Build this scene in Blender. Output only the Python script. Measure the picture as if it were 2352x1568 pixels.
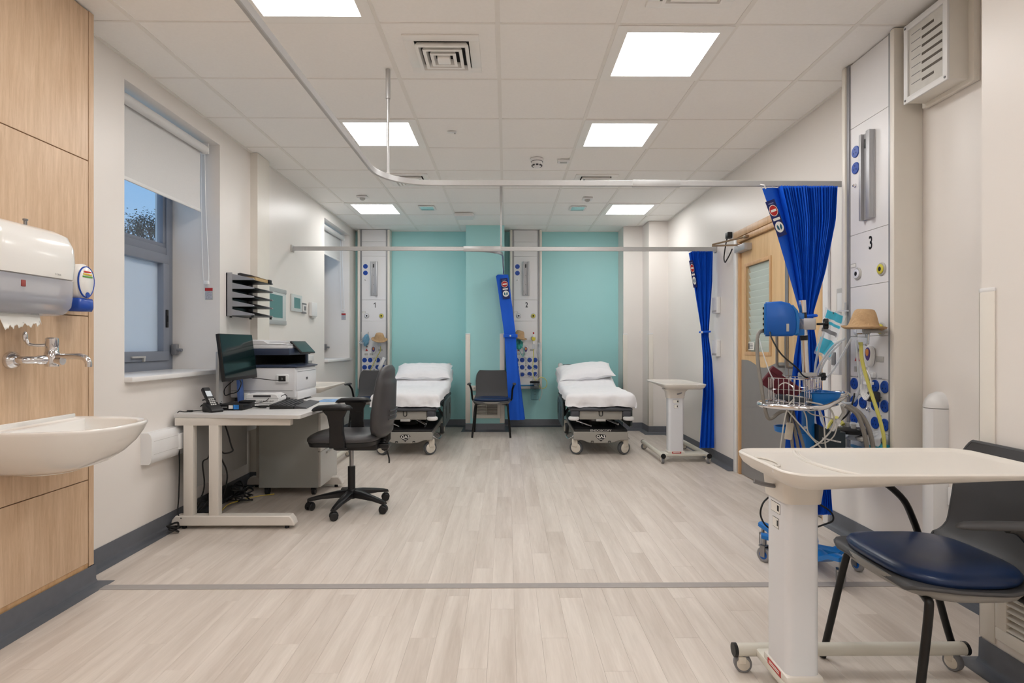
import bpy, bmesh, math, random
from mathutils import Vector, Matrix, Euler
for _o in list(bpy.data.objects): bpy.data.objects.remove(_o)
SC = bpy.context.scene
COL = SC.collection
PI = math.pi
random.seed(7)

# ---------------------------------------------------------------- camera, world, exposure
CAM_H, CEIL = 1.17, 2.767
_cam = bpy.data.cameras.new('camera'); cam = bpy.data.objects.new('camera', _cam); COL.objects.link(cam)
_cam.sensor_width = 36.0; _cam.lens = 1304.0 / 2352 * 36.0
_cam.shift_y = 6.0 / 2352
_cam.clip_start = .02
cam.location = (0, 0, CAM_H); cam.rotation_euler = (PI / 2, 0, -0.0096)
SC.camera = cam
SC.view_settings.view_transform = 'Standard'; SC.view_settings.look = 'None'
SC.view_settings.gamma = 1.0; SC.view_settings.use_curve_mapping = False
SC.view_settings.exposure = 0.0
LAMP = 18.5                                   # radiance of every ceiling light panel

w = bpy.data.worlds.new('dusk_sky'); SC.world = w; w.use_nodes = True
nt = w.node_tree; nt.nodes.clear()
wo = nt.nodes.new('ShaderNodeOutputWorld'); wb = nt.nodes.new('ShaderNodeBackground')
tc = nt.nodes.new('ShaderNodeTexCoord'); sp = nt.nodes.new('ShaderNodeSeparateXYZ'); cr = nt.nodes.new('ShaderNodeValToRGB')
nt.links.new(tc.outputs['Generated'], sp.inputs[0]); nt.links.new(sp.outputs['Z'], cr.inputs[0])
cr.color_ramp.elements[0].position = 0.0; cr.color_ramp.elements[0].color = (.46, .66, .86, 1)
cr.color_ramp.elements[1].position = .45; cr.color_ramp.elements[1].color = (.10, .36, .78, 1)
nt.links.new(cr.outputs[0], wb.inputs[0]); wb.inputs[1].default_value = 1.0
nt.links.new(wb.outputs[0], wo.inputs[0])

# ---------------------------------------------------------------- materials
def lin(c):
    return tuple((x / 255 / 12.92 if x / 255 <= .04045 else ((x / 255 + .055) / 1.055) ** 2.4) for x in c)
MATS = {}
def mat(name, rgb=(200, 200, 200), rough=.5, metal=0., bump=None, var=None, emis=None, alpha=None, trans=0., ior=1.45, coat=0., spec=.5, stretch=(1, 1, 1), objvar=0.):
    """procedural material: base colour (sRGB 0-255) with a little noise variation and fine relief"""
    if name in MATS: return MATS[name]
    m = bpy.data.materials.new(name); m.use_nodes = True
    t = m.node_tree; b = t.nodes['Principled BSDF']
    c = lin(rgb)
    b.inputs['Base Color'].default_value = (*c, 1); b.inputs['Roughness'].default_value = rough
    b.inputs['Metallic'].default_value = metal; b.inputs['IOR'].default_value = ior
    b.inputs['Specular IOR Level'].default_value = spec
    if trans: b.inputs['Transmission Weight'].default_value = trans
    if alpha is not None: b.inputs['Alpha'].default_value = alpha
    if coat: b.inputs['Coat Weight'].default_value = coat; b.inputs['Coat Roughness'].default_value = .1
    if emis: b.inputs['Emission Color'].default_value = (*emis[0], 1); b.inputs['Emission Strength'].default_value = emis[1]
    if bump or var:
        tcn = t.nodes.new('ShaderNodeTexCoord'); mp = t.nodes.new('ShaderNodeMapping')
        mp.inputs['Scale'].default_value = stretch
        t.links.new(tcn.outputs['Object'], mp.inputs[0])
    if var:
        n = t.nodes.new('ShaderNodeTexNoise'); n.inputs['Scale'].default_value = var[0]; n.inputs['Detail'].default_value = 4
        r = t.nodes.new('ShaderNodeValToRGB'); a = var[1]
        r.color_ramp.elements[0].position = .3; r.color_ramp.elements[1].position = .7
        r.color_ramp.elements[0].color = tuple(x * (1 - a) for x in c) + (1,)
        r.color_ramp.elements[1].color = tuple(min(1, x * (1 + a)) for x in c) + (1,)
        t.links.new(mp.outputs[0], n.inputs['Vector']); t.links.new(n.outputs[0], r.inputs[0]); t.links.new(r.outputs[0], b.inputs['Base Color'])
    if bump:
        n2 = t.nodes.new('ShaderNodeTexNoise'); n2.inputs['Scale'].default_value = bump[0]; n2.inputs['Detail'].default_value = 3
        bp = t.nodes.new('ShaderNodeBump'); bp.inputs['Strength'].default_value = bump[1]; bp.inputs['Distance'].default_value = bump[2] if len(bump) > 2 else .002
        t.links.new(mp.outputs[0], n2.inputs['Vector']); t.links.new(n2.outputs[0], bp.inputs['Height']); t.links.new(bp.outputs[0], b.inputs['Normal'])
    MATS[name] = m
    return m

def wood_mat(name, lo, hi, rough, grain, objrand, ring=6.0, bump=.05, axis=1, seam=None):
    """long-grained timber print; grain runs along the given object axis, each object gets its own cut of it"""
    m = bpy.data.materials.new(name); m.use_nodes = True; t = m.node_tree; b = t.nodes['Principled BSDF']
    N = t.nodes.new; L = t.links.new
    tc = N('ShaderNodeTexCoord'); mp = N('ShaderNodeMapping'); oi = N('ShaderNodeObjectInfo')
    sc = [grain] * 3; sc[axis] = grain * .075; mp.inputs['Scale'].default_value = sc
    off = N('ShaderNodeVectorMath'); off.operation = 'ADD'; mul = N('ShaderNodeMath'); mul.operation = 'MULTIPLY'; mul.inputs[1].default_value = 61.0 * objrand
    L(oi.outputs['Random'], mul.inputs[0]); L(tc.outputs['Object'], mp.inputs[0]); L(mp.outputs[0], off.inputs[0]); L(mul.outputs[0], off.inputs[1])
    n1 = N('ShaderNodeTexNoise'); n1.inputs['Scale'].default_value = 1.0; n1.inputs['Detail'].default_value = 6; n1.inputs['Distortion'].default_value = .6
    L(off.outputs[0], n1.inputs['Vector'])
    n2 = N('ShaderNodeTexNoise'); n2.inputs['Scale'].default_value = ring; n2.inputs['Detail'].default_value = 4; n2.inputs['Distortion'].default_value = 1.6
    L(off.outputs[0], n2.inputs['Vector'])
    n3 = N('ShaderNodeTexNoise'); n3.inputs['Scale'].default_value = .35; n3.inputs['Detail'].default_value = 2
    L(off.outputs[0], n3.inputs['Vector'])
    ad = N('ShaderNodeMath'); ad.operation = 'MULTIPLY_ADD'; ad.inputs[1].default_value = .45; L(n2.outputs[0], ad.inputs[0]); L(n1.outputs[0], ad.inputs[2])
    ad2 = N('ShaderNodeMath'); ad2.operation = 'MULTIPLY_ADD'; ad2.inputs[1].default_value = .5; L(n3.outputs[0], ad2.inputs[0]); L(ad.outputs[0], ad2.inputs[2])
    ad3 = N('ShaderNodeMath'); ad3.operation = 'MULTIPLY_ADD'; ad3.inputs[1].default_value = .22 * objrand; L(oi.outputs['Random'], ad3.inputs[0]); L(ad2.outputs[0], ad3.inputs[2])
    r = N('ShaderNodeValToRGB'); r.color_ramp.elements[0].position = .68; r.color_ramp.elements[1].position = 1.28 if False else 1.0
    rng = N('ShaderNodeMapRange'); rng.inputs[1].default_value = .55; rng.inputs[2].default_value = 1.45 + .2 * objrand
    L(ad3.outputs[0], rng.inputs[0])
    r.color_ramp.elements[0].position = .1; r.color_ramp.elements[1].position = .85
    r.color_ramp.elements[0].color = (*lin(lo), 1); r.color_ramp.elements[1].color = (*lin(hi), 1)
    L(rng.outputs[0], r.inputs[0]); L(r.outputs[0], b.inputs['Base Color'])
    b.inputs['Roughness'].default_value = rough
    bp = N('ShaderNodeBump'); bp.inputs['Strength'].default_value = bump; bp.inputs['Distance'].default_value = .001
    L(n2.outputs[0], bp.inputs['Height']); L(bp.outputs[0], b.inputs['Normal'])
    MATS[name] = m
    return m

M_wall = mat('cream_wall_paint', (236, 231, 226), .38, bump=(180, .05), var=(1.2, .012))
M_teal = mat('teal_wall_paint', (168, 222, 224), .45, bump=(180, .05), var=(1.2, .012))
M_tile = mat('ceiling_tile_mineral', (250, 248, 245), .85, bump=(400, .15, .001), var=(60, .012))
M_bar = mat('ceiling_bar_white', (240, 237, 232), .5, var=(30, .01))
M_floor = wood_mat('floor_vinyl_oak', (194, 182, 171), (228, 219, 210), .42, 15.0, .35, ring=4.0, bump=.04, axis=1)
M_seam = mat('floor_seam', (184, 172, 160), .6, var=(40, .05))
M_skirt = mat('skirting_charcoal', (98, 101, 108), .42, bump=(60, .06), var=(25, .05))
M_tape = mat('tape_grey', (164, 158, 155), .5, var=(30, .04))
M_oak = wood_mat('oak_laminate', (188, 155, 122), (222, 194, 164), .4, 62.0, .5, ring=4.0, bump=.03, axis=2)
M_oakedge = wood_mat('oak_door_frame', (182, 140, 96), (222, 184, 140), .42, 22.0, .6, ring=5.0, bump=.03, axis=2)
M_white = mat('white_plastic', (232, 232, 232), .35, var=(8, .01))
M_cream = mat('cream_plastic', (231, 226, 217), .38, var=(8, .012))
M_panel = mat('trunking_panel_white', (232, 231, 232), .35, var=(6, .008))
M_ceram = mat('white_ceramic', (238, 235, 230), .07, coat=.6, var=(3, .005))
M_black = mat('black_plastic', (22, 22, 24), .45, var=(30, .1))
M_cable = mat('black_cable', (16, 16, 17), .5, var=(30, .1))
M_dgrey = mat('dark_grey_plastic', (62, 62, 66), .5, bump=(300, .06), var=(20, .05))
M_mgrey = mat('mid_grey_plastic', (125, 125, 128), .45, var=(20, .03))
M_lgrey = mat('light_grey_plastic', (186, 185, 182), .42, var=(20, .02))
M_chrome = mat('chrome', (225, 225, 228), .07, 1.0, var=(4, .01))
M_alu = mat('brushed_aluminium', (182, 183, 186), .45, .55, var=(60, .03), stretch=(1, 1, .05))
M_steel = mat('satin_steel', (150, 150, 152), .3, 1.0, var=(40, .04))
M_alupaint = mat('rail_aluminium_matt', (190, 190, 190), .38, .35, var=(40, .02))
M_blue = mat('socket_blue', (28, 74, 168), .3, var=(10, .02))
M_curt = mat('curtain_blue', (4, 92, 216), .62, bump=(700, .12, .0006), var=(8, .03))
M_navy = mat('navy_vinyl', (24, 46, 84), .32, bump=(260, .12, .0008), var=(6, .05))
M_clear = mat('clear_plastic', (236, 240, 244), .06, trans=1.0, ior=1.2)
M_clearthin = mat('clear_film', (225, 235, 242), .12, alpha=.28, var=(20, .05))
M_glass = mat('window_glass', (250, 252, 255), .0, alpha=.06, var=(2, .001))
M_red = mat('label_red', (186, 40, 40), .45, var=(8, .02))
M_ink = mat('printed_black', (26, 26, 28), .6, var=(8, .02))
M_paper = mat('white_paper', (238, 237, 232), .8, var=(12, .02))

# ---------------------------------------------------------------- mesh builder
class MB:
    def __init__(s): s.v = []; s.f = []; s.M = Matrix.Identity(4)
    def at(s, loc=(0, 0, 0), rot=(0, 0, 0)):
        s.M = Matrix.Translation(loc) @ Euler(rot).to_matrix().to_4x4(); return s
    def mtx(s, M): s.M = M; return s
    def add(s, vs, fs):
        o = len(s.v); s.v += [tuple(s.M @ Vector(p)) for p in vs]; s.f += [tuple(i + o for i in q) for q in fs]; return s
    def box(s, x0, y0, z0, x1, y1, z1):
        vs = [(x0, y0, z0), (x1, y0, z0), (x1, y1, z0), (x0, y1, z0), (x0, y0, z1), (x1, y0, z1), (x1, y1, z1), (x0, y1, z1)]
        return s.add(vs, [(0, 3, 2, 1), (4, 5, 6, 7), (0, 1, 5, 4), (1, 2, 6, 5), (2, 3, 7, 6), (3, 0, 4, 7)])
    def rb(s, x0, y0, z0, x1, y1, z1, r=.004, seg=2):
        bm = bmesh.new(); bmesh.ops.create_cube(bm, size=1)
        for q in bm.verts: q.co = Vector((x0 + (q.co.x + .5) * (x1 - x0), y0 + (q.co.y + .5) * (y1 - y0), z0 + (q.co.z + .5) * (z1 - z0)))
        r = min(r, .49 * min(abs(x1 - x0), abs(y1 - y0), abs(z1 - z0)))
        bmesh.ops.bevel(bm, geom=bm.edges[:], offset=r, segments=seg, profile=.5, affect='EDGES')
        bm.verts.index_update()
        s.add([tuple(q.co) for q in bm.verts], [tuple(q.index for q in f.verts) for f in bm.faces]); bm.free(); return s
    def loft(s, rings, closed=True, caps=True):
        n = len(rings[0]); vs = [p for r in rings for p in r]; fs = []
        for i in range(len(rings) - 1):
            for j in range(n if closed else n - 1):
                k = (j + 1) % n; fs.append((i * n + j, i * n + k, (i + 1) * n + k, (i + 1) * n + j))
        if caps and closed:
            fs.append(tuple(range(n - 1, -1, -1))); fs.append(tuple((len(rings) - 1) * n + j for j in range(n)))
        return s.add(vs, fs)
    def tube(s, pts, r, n=8, closed=False, caps=True):
        pts = [Vector(p) for p in pts]; m = len(pts)
        rad = r if isinstance(r, (list, tuple)) else [r] * m
        t0 = (pts[1] - pts[0]).normalized(); up = Vector((0, 0, 1)) if abs(t0.z) < .9 else Vector((1, 0, 0))
        nrm = t0.cross(up).normalized(); rings = []
        for i in range(m):
            if closed: t = (pts[(i + 1) % m] - pts[i - 1])
            else: t = pts[min(i + 1, m - 1)] - pts[max(i - 1, 0)]
            t = t.normalized() if t.length > 1e-9 else t0
            nrm = (nrm - t * nrm.dot(t)); nrm = nrm.normalized() if nrm.length > 1e-6 else t.orthogonal().normalized()
            bn = t.cross(nrm)
            rings.append([tuple(pts[i] + (nrm * math.cos(2 * PI * k / n) + bn * math.sin(2 * PI * k / n)) * rad[i]) for k in range(n)])
        if closed: rings.append(rings[0])
        return s.loft(rings, True, caps and not closed)
    def cyl(s, p0, p1, r, n=16, r1=None): return s.tube([p0, p1], [r, r if r1 is None else r1], n)
    def lathe(s, prof, c=(0, 0, 0), n=24, axis='z', ang=2 * PI):
        def P(r, h, a):
            x, y = r * math.cos(a), r * math.sin(a)
            q = (x, y, h) if axis == 'z' else ((x, h, y) if axis == 'y' else (h, x, y))
            return (c[0] + q[0], c[1] + q[1], c[2] + q[2])
        full = abs(ang - 2 * PI) < 1e-6
        k = n if full else n + 1
        rings = [[P(max(r, 1e-5), h, ang * j / n) for j in range(k)] for r, h in prof]
        return s.loft(rings, full, full)
    def prism(s, pts, h0, h1, axis='z', ch=0.):
        """polygon extruded along an axis; axis z: (x,y), y: (x,z), x: (y,z); ch chamfers both rims"""
        def P(a, b, h): return {'z': (a, b, h), 'y': (a, h, b), 'x': (h, a, b)}[axis]
        if ch:
            i = inset(pts, ch); sg = 1 if h1 > h0 else -1
            rings = [[P(a, b, h0) for a, b in i], [P(a, b, h0 + sg * ch) for a, b in pts], [P(a, b, h1 - sg * ch) for a, b in pts], [P(a, b, h1) for a, b in i]]
        else: rings = [[P(a, b, h0) for a, b in pts], [P(a, b, h1) for a, b in pts]]
        return s.loft(rings)
    def grid(s, fn, nu, nv, closed_u=False):
        vs = [fn(i / nu, j / nv) for i in range(nu + (0 if closed_u else 1)) for j in range(nv + 1)]
        fs = []
        for i in range(nu):
            a = i * (nv + 1); b = ((i + 1) % nu if closed_u else i + 1) * (nv + 1)
            for j in range(nv): fs.append((a + j, b + j, b + j + 1, a + j + 1))
        return s.add(vs, fs)
    def ell(s, c, rx, ry, rz, n=16, m=10):
        rings = []
        for i in range(m + 1):
            th = PI * i / m; q = max(math.sin(th), 1e-4); z = -math.cos(th)
            rings.append([(c[0] + rx * q * math.cos(2 * PI * k / n), c[1] + ry * q * math.sin(2 * PI * k / n), c[2] + rz * z) for k in range(n)])
        return s.loft(rings)
    def build(s, name, m, parent=None, sharp=38, solid=0., sub=0):
        me = bpy.data.meshes.new(name); me.from_pydata(s.v, [], s.f)
        bm = bmesh.new(); bm.from_mesh(me); bmesh.ops.recalc_face_normals(bm, faces=bm.faces[:]); bm.to_mesh(me); bm.free()
        me.polygons.foreach_set('use_smooth', [True] * len(me.polygons)); me.set_sharp_from_angle(angle=math.radians(sharp))
        me.materials.append(MATS[m] if isinstance(m, str) else m); me.update()
        o = bpy.data.objects.new(name, me); COL.objects.link(o)
        if parent is not None: o.parent = parent
        if solid:
            k = o.modifiers.new('thickness', 'SOLIDIFY'); k.thickness = solid; k.offset = 0
        if sub:
            k = o.modifiers.new('smooth', 'SUBSURF'); k.levels = sub; k.render_levels = sub
        return o
def inset(pts, d):
    n = len(pts); out = []
    area = sum(pts[i][0] * pts[(i + 1) % n][1] - pts[(i + 1) % n][0] * pts[i][1] for i in range(n)); sg = 1 if area > 0 else -1
    for i in range(n):
        p, q, r = Vector(pts[i - 1]), Vector(pts[i]), Vector(pts[(i + 1) % n])
        a = (q - p).normalized() if (q - p).length else Vector((1, 0)); b = (r - q).normalized() if (r - q).length else a
        na, nb = Vector((-a.y, a.x)) * sg, Vector((-b.y, b.x)) * sg
        k = na + nb; k = k / max(k.length_squared / 2, .35) if k.length > 1e-6 else na
        out.append((q.x + k.x * d, q.y + k.y * d))
    return out
def rrect(x0, y0, x1, y1, r, n=5):
    p = []
    for cx, cy, a in ((x1 - r, y0 + r, -PI / 2), (x1 - r, y1 - r, 0), (x0 + r, y1 - r, PI / 2), (x0 + r, y0 + r, PI)):
        for k in range(n + 1): t = a + PI / 2 * k / n; p.append((cx + r * math.cos(t), cy + r * math.sin(t)))
    return p
def circ(cx, cy, r, n=24): return [(cx + r * math.cos(2 * PI * k / n), cy + r * math.sin(2 * PI * k / n)) for k in range(n)]
def spline(P, n=6, closed=False):
    P = [Vector(p) for p in P]; out = []; m = len(P)
    for i in range(m if closed else m - 1):
        if closed: a, b, c, d = P[i - 1], P[i], P[(i + 1) % m], P[(i + 2) % m]
        else: a, b, c, d = P[max(i - 1, 0)], P[i], P[i + 1], P[min(i + 2, m - 1)]
        for k in range(n):
            t = k / n; out.append(.5 * ((2 * b) + (c - a) * t + (2 * a - 5 * b + 4 * c - d) * t * t + (3 * b - a - 3 * c + d) * t ** 3))
    if not closed: out.append(P[-1])
    return [tuple(q) for q in out]
def tag(o, label=None, cat=None, group=None, kind=None):
    for k, q in (('label', label), ('category', cat), ('group', group), ('kind', kind)):
        if q: o[k] = q
    return o
def thing(name, label, cat, loc=(0, 0, 0), rz=0., group=None):
    o = bpy.data.objects.new(name, None); o.empty_display_size = .05; COL.objects.link(o)
    o.location = loc; o.rotation_euler = (0, 0, rz)
    return tag(o, label, cat, group)
def struct(o, label=None): o['kind'] = 'structure'; return tag(o, label)
def dup(root, loc, rz, label, group=None):
    def cp(o, par):
        c = o.copy(); COL.objects.link(c); c.parent = par
        for ch in list(o.children): cp(ch, c)
        return c
    c = cp(root, None); c.location = loc; c.rotation_euler = (0, 0, rz); c['label'] = label
    if group: c['group'] = group
    return c
def text(s, size, M, m, name, parent, depth=.0006, sx=1.0, align='CENTER', bold=False):
    cu = bpy.data.curves.new('t', 'FONT'); cu.body = s; cu.size = size; cu.align_x = align; cu.align_y = 'CENTER'; cu.extrude = depth; cu.resolution_u = 3
    if bold: cu.offset = size * .018
    o = bpy.data.objects.new('t', cu); COL.objects.link(o)
    bpy.context.view_layer.update()
    me = bpy.data.meshes.new_from_object(o.evaluated_get(bpy.context.evaluated_depsgraph_get()))
    bpy.data.objects.remove(o)
    me.transform(M @ Matrix.Diagonal((sx, 1, 1, 1)))
    me.materials.clear(); me.materials.append(m); me.name = name
    r = bpy.data.objects.new(name, me); COL.objects.link(r)
    if parent is not None: r.parent = parent
    return r
FACE = Euler((PI / 2, 0, 0)).to_matrix().to_4x4()        # text standing up, facing local -Y
def TF(x, y, z): return Matrix.Translation((x, y, z)) @ FACE
RIGHT, LEFT, BACK = -PI / 2, PI / 2, 0.                  # turn of things built facing -Y and hung on that wall
WL, WR, WB = -2.14, 2.10, 8.07
# ---------------------------------------------------------------- the room shell
Y0 = -2.6
floor = struct(MB().box(-2.6, Y0, -.1, 2.6, 8.4, -.004).build('floor', M_seam), 'pale oak-effect plank floor of the recovery room')
pw, pl, gap = .105, .92, .0004
for ln in (pl,):
    b = MB(); hx, hy, c = pw / 2 - gap / 2, ln / 2 - gap / 2, .0003
    b.loft([[(-hx, -hy, -.004), (hx, -hy, -.004), (hx, hy, -.004), (-hx, hy, -.004)], [(-hx, -hy, -c), (hx, -hy, -c), (hx, hy, -c), (-hx, hy, -c)],
            [(-hx + c, -hy + c, 0), (hx - c, -hy + c, 0), (hx - c, hy - c, 0), (-hx + c, hy - c, 0)]])
    plank0 = b.build('plank', M_floor, floor, sharp=20)
first = True
cols = int(4.34 / pw) + 1; plank_n = 0; extra = MB()
for i in range(cols):
    x = -2.17 + pw * (i + .5); y = 1.55 + [.0, .37, .74, .18, .55][i % 5] * pl - pl + random.uniform(-.04, .04) + pl / 2
    while y - pl / 2 < 8.1:
        if y + pl / 2 > 1.7:
            if y > 7.55 and abs(x) < 9 and plank_n > 288:
                pass
            if first: o = plank0; first = False
            else: o = plank0.copy(); COL.objects.link(o); o.parent = floor
            if y + pl / 2 > 8.12:
                o.scale = (1, (8.12 - (y - pl / 2)) / pl, 1); o.location = (x, (8.12 + y - pl / 2) / 2, 0)
            else: o.location = (x, y, 0)
            plank_n += 1
        y += pl
b = MB()
for i in range(cols):
    x = -2.17 + pw * (i + .5); b.box(x - pw / 2 + gap, Y0, -.004, x + pw / 2 - gap, 1.75, -.0004)
o = b.build('plank', M_floor, floor); o['kind'] = 'stuff'

# ceiling: slab, mineral tiles each on its own, T-bars between
ceil_ = struct(MB().box(-2.6, Y0, CEIL + .02, 2.6, 8.4, CEIL + .12).build('ceiling', M_tile), 'suspended ceiling of square mineral tiles in a white grid')
GX = [-.044 + .6 * k for k in range(-4, 5)]; GY = [2.834 + .6 * k for k in range(-9, 10)]
LIGHTS = [(-1.244, 2.234), (.556, 2.834), (-1.244, 4.034), (.556, 4.034), (-1.844, 6.434), (1.156, 6.434),
          (-1.244, .434), (.556, .434), (-1.244, -1.366), (.556, -1.366)]  # these four are assumed panels, added out of view over and behind the viewpoint
def is_light(x, y): return any(abs(x - a) < .05 and abs(y - c) < .05 for a, c in LIGHTS)
tiles = {}
for i in range(len(GX) - 1):
    for j in range(len(GY) - 1):
        x0, x1, y0, y1 = max(GX[i], WL), min(GX[i + 1], WR), max(GY[j], Y0), min(GY[j + 1], WB)
        if is_light(GX[i], GY[j]) or y1 - y0 < .02 or x1 - x0 < .02: continue
        sx, sy = round(x1 - x0, 3), round(y1 - y0, 3)
        if (sx, sy) not in tiles:
            e = .004
            tiles[(sx, sy)] = MB().rb(e, e, .0035, sx - e, sy - e, .02, .002, 1).build('ceiling_tile', M_tile, ceil_)
            o = tiles[(sx, sy)]
        else: o = tiles[(sx, sy)].copy(); COL.objects.link(o); o.parent = ceil_
        o.location = (x0, y0, CEIL)
for x in GX[1:-1]: MB().box(x - .012, Y0, CEIL, x + .012, WB, CEIL + .01).build('grid_bar', M_bar, ceil_)
for y in GY:
    if y < Y0 + .02: continue
    for i in range(len(GX) - 1):
        x0, x1 = max(GX[i] + .012, WL), min(GX[i + 1] - .012, WR)
        if y == GY[0] or i == 0 or True:
            MB().box(x0, y - .006, CEIL + .0008, x1, y + .006, CEIL + .01).build('grid_bar', M_bar, ceil_)
for x0, x1 in ((WL, WL + .02), (WR - .02, WR)): MB().box(x0, Y0, CEIL - .0015, x1, WB, CEIL + .012).build('edge_trim', M_bar, ceil_)
MB().box(WL, WB - .02, CEIL - .0015, WR, WB, CEIL + .012).build('edge_trim', M_bar, ceil_)

# walls
W1 = (3.2, 4.26, .955, 2.655); W2 = (6.69, 7.76, .955, 2.655)
b = MB()
for a, c in ((Y0, W1[0]), (W1[1], W2[0]), (W2[1], 8.4)): b.box(-2.62, a, 0, WL, c, CEIL + .02)
for q in (W1, W2): b.box(-2.62, q[0], 0, WL, q[1], q[2]); b.box(-2.62, q[0], q[3], WL, q[1], CEIL + .02)
struct(b.build('wall_left', M_wall), 'cream left wall with two deep window reveals')
D0, D1, DH = 3.72, 5.13, 2.13
b = MB(); b.box(WR, Y0, 0, 2.4, D0, CEIL + .02).box(WR, D1, 0, 2.4, 8.4, CEIL + .02).box(WR, D0, DH, 2.4, D1, CEIL + .02)
struct(b.build('wall_right', M_wall), 'cream right wall with a double door')
struct(MB().box(-2.62, WB, 0, 2.4, 8.3, CEIL + .02).build('wall_back', M_teal), 'pale teal accent wall behind the beds')
struct(MB().box(-2.62, Y0 - .1, 0, 2.4, Y0, CEIL + .02).build('wall_front', M_wall))
struct(MB().box(-.545, 7.63, 0, -.03, WB, CEIL).build('wall_pillar', M_teal), 'teal boxed pillar between the two beds')
struct(MB().box(1.59, 7.71, 0, 1.86, WB, CEIL).build('wall_return', M_wall), 'narrow cream return beside the teal alcove')
struct(MB().box(1.85, 7.36, 0, WR, WB, CEIL).build('wall_corner', M_wall), 'cream corner boxing at the right end of the back wall')
struct(MB().box(1.73, Y0, 0, WR, 2.05, CEIL).build('wall_projection', M_wall), 'cream wall projection at the near right')
b = MB().box(WL, 4.763, .0, WL + .06, 5.0, CEIL); struct(b.build('wall_pier', M_cream), 'slim cream boxed pier beside the wall file rack')

# coved skirting
SK = [(0, .1), (.004, .104), (.006, .1), (.007, .032), (.013, .014), (.028, .005), (.055, .003), (.062, .0005), (0, .0005)]
def skirt(name, path, left=True):
    """skirting profile swept along a floor polyline with mitred corners; the room lies left (or right) of the direction of travel"""
    P = [Vector((*p, 0)) for p in path]; rings = []
    for i, p in enumerate(P):
        a = (P[i] - P[i - 1]).normalized() if i else (P[1] - P[0]).normalized()
        c = (P[i + 1] - P[i]).normalized() if i < len(P) - 1 else a
        na, nc = Vector((-a.y, a.x, 0)), Vector((-c.y, c.x, 0)); m = na + nc; m = m / (m.length_squared / 2)
        if not left: m = -m
        rings.append([tuple(p + m * d + Vector((0, 0, z))) for d, z in SK])
    return struct(MB().loft(rings).build(name, M_skirt, sharp=50))
skirt('baseboard_left', [(WL, Y0), (WL, 4.763), (WL + .06, 4.763), (WL + .06, 5.0), (WL, 5.0), (WL, WB)], left=False)
skirt('baseboard_back', [(WL, WB), (-.545, WB), (-.545, 7.63), (-.03, 7.63), (-.03, WB), (1.59, WB), (1.59, 7.71), (1.85, 7.71), (1.85, 7.36), (WR, 7.36), (WR, D1 + .07)], left=False)
skirt('baseboard_right', [(WR, D0 - .07), (WR, 2.05), (1.73, 2.05), (1.73, Y0)], left=False)
tag(struct(MB().box(-1.945, 2.722, .0005, 2.04, 2.775, .0022).build('floor_tape', M_tape)), 'long grey jointing strip running across the floor')
# ---------------------------------------------------------------- ceiling fittings
M_emit = mat('light_diffuser', (255, 255, 255), .5, emis=((1.0, .985, .965), LAMP))
M_lframe = mat('light_frame_white', (248, 247, 244), .4, var=(10, .004))
NAMES = ['white ceiling light panel cut by the top edge of the picture at left', 'largest square ceiling light panel at upper right', 'ceiling light panel crossed by the thin rail hanger rod',
         'ceiling light panel straight behind the largest one on the right', 'far left ceiling light panel above the first bed', 'far right ceiling light panel above the right bed']
for k, (x, y) in enumerate(LIGHTS):
    t = thing('ceiling_light', NAMES[k] if k < 6 else ('left ceiling light panel added out of view over the viewpoint', 'right ceiling light panel added out of view over the viewpoint', 'left ceiling light panel added out of view well behind the viewpoint', 'right ceiling light panel added out of view well behind the viewpoint')[k - 6], 'ceiling light', (x + .3, y + .3, CEIL), 0, 'square ceiling light panels')
    b = MB(); f = .236
    b.prism(rrect(-.294, -.294, .294, .294, .004, 2), .0, .02)
    for (x0, y0, x1, y1) in ((-.294, -.294, .294, -f), (-.294, f, .294, .294), (-.294, -f, -f, f), (f, -f, .294, f)): b.box(x0, y0, -.004, x1, y1, .002)
    b.build('frame', M_lframe, t)
    MB().box(-f, -f, -.002, f, f, .006).build('diffuser', M_emit, t)
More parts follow.
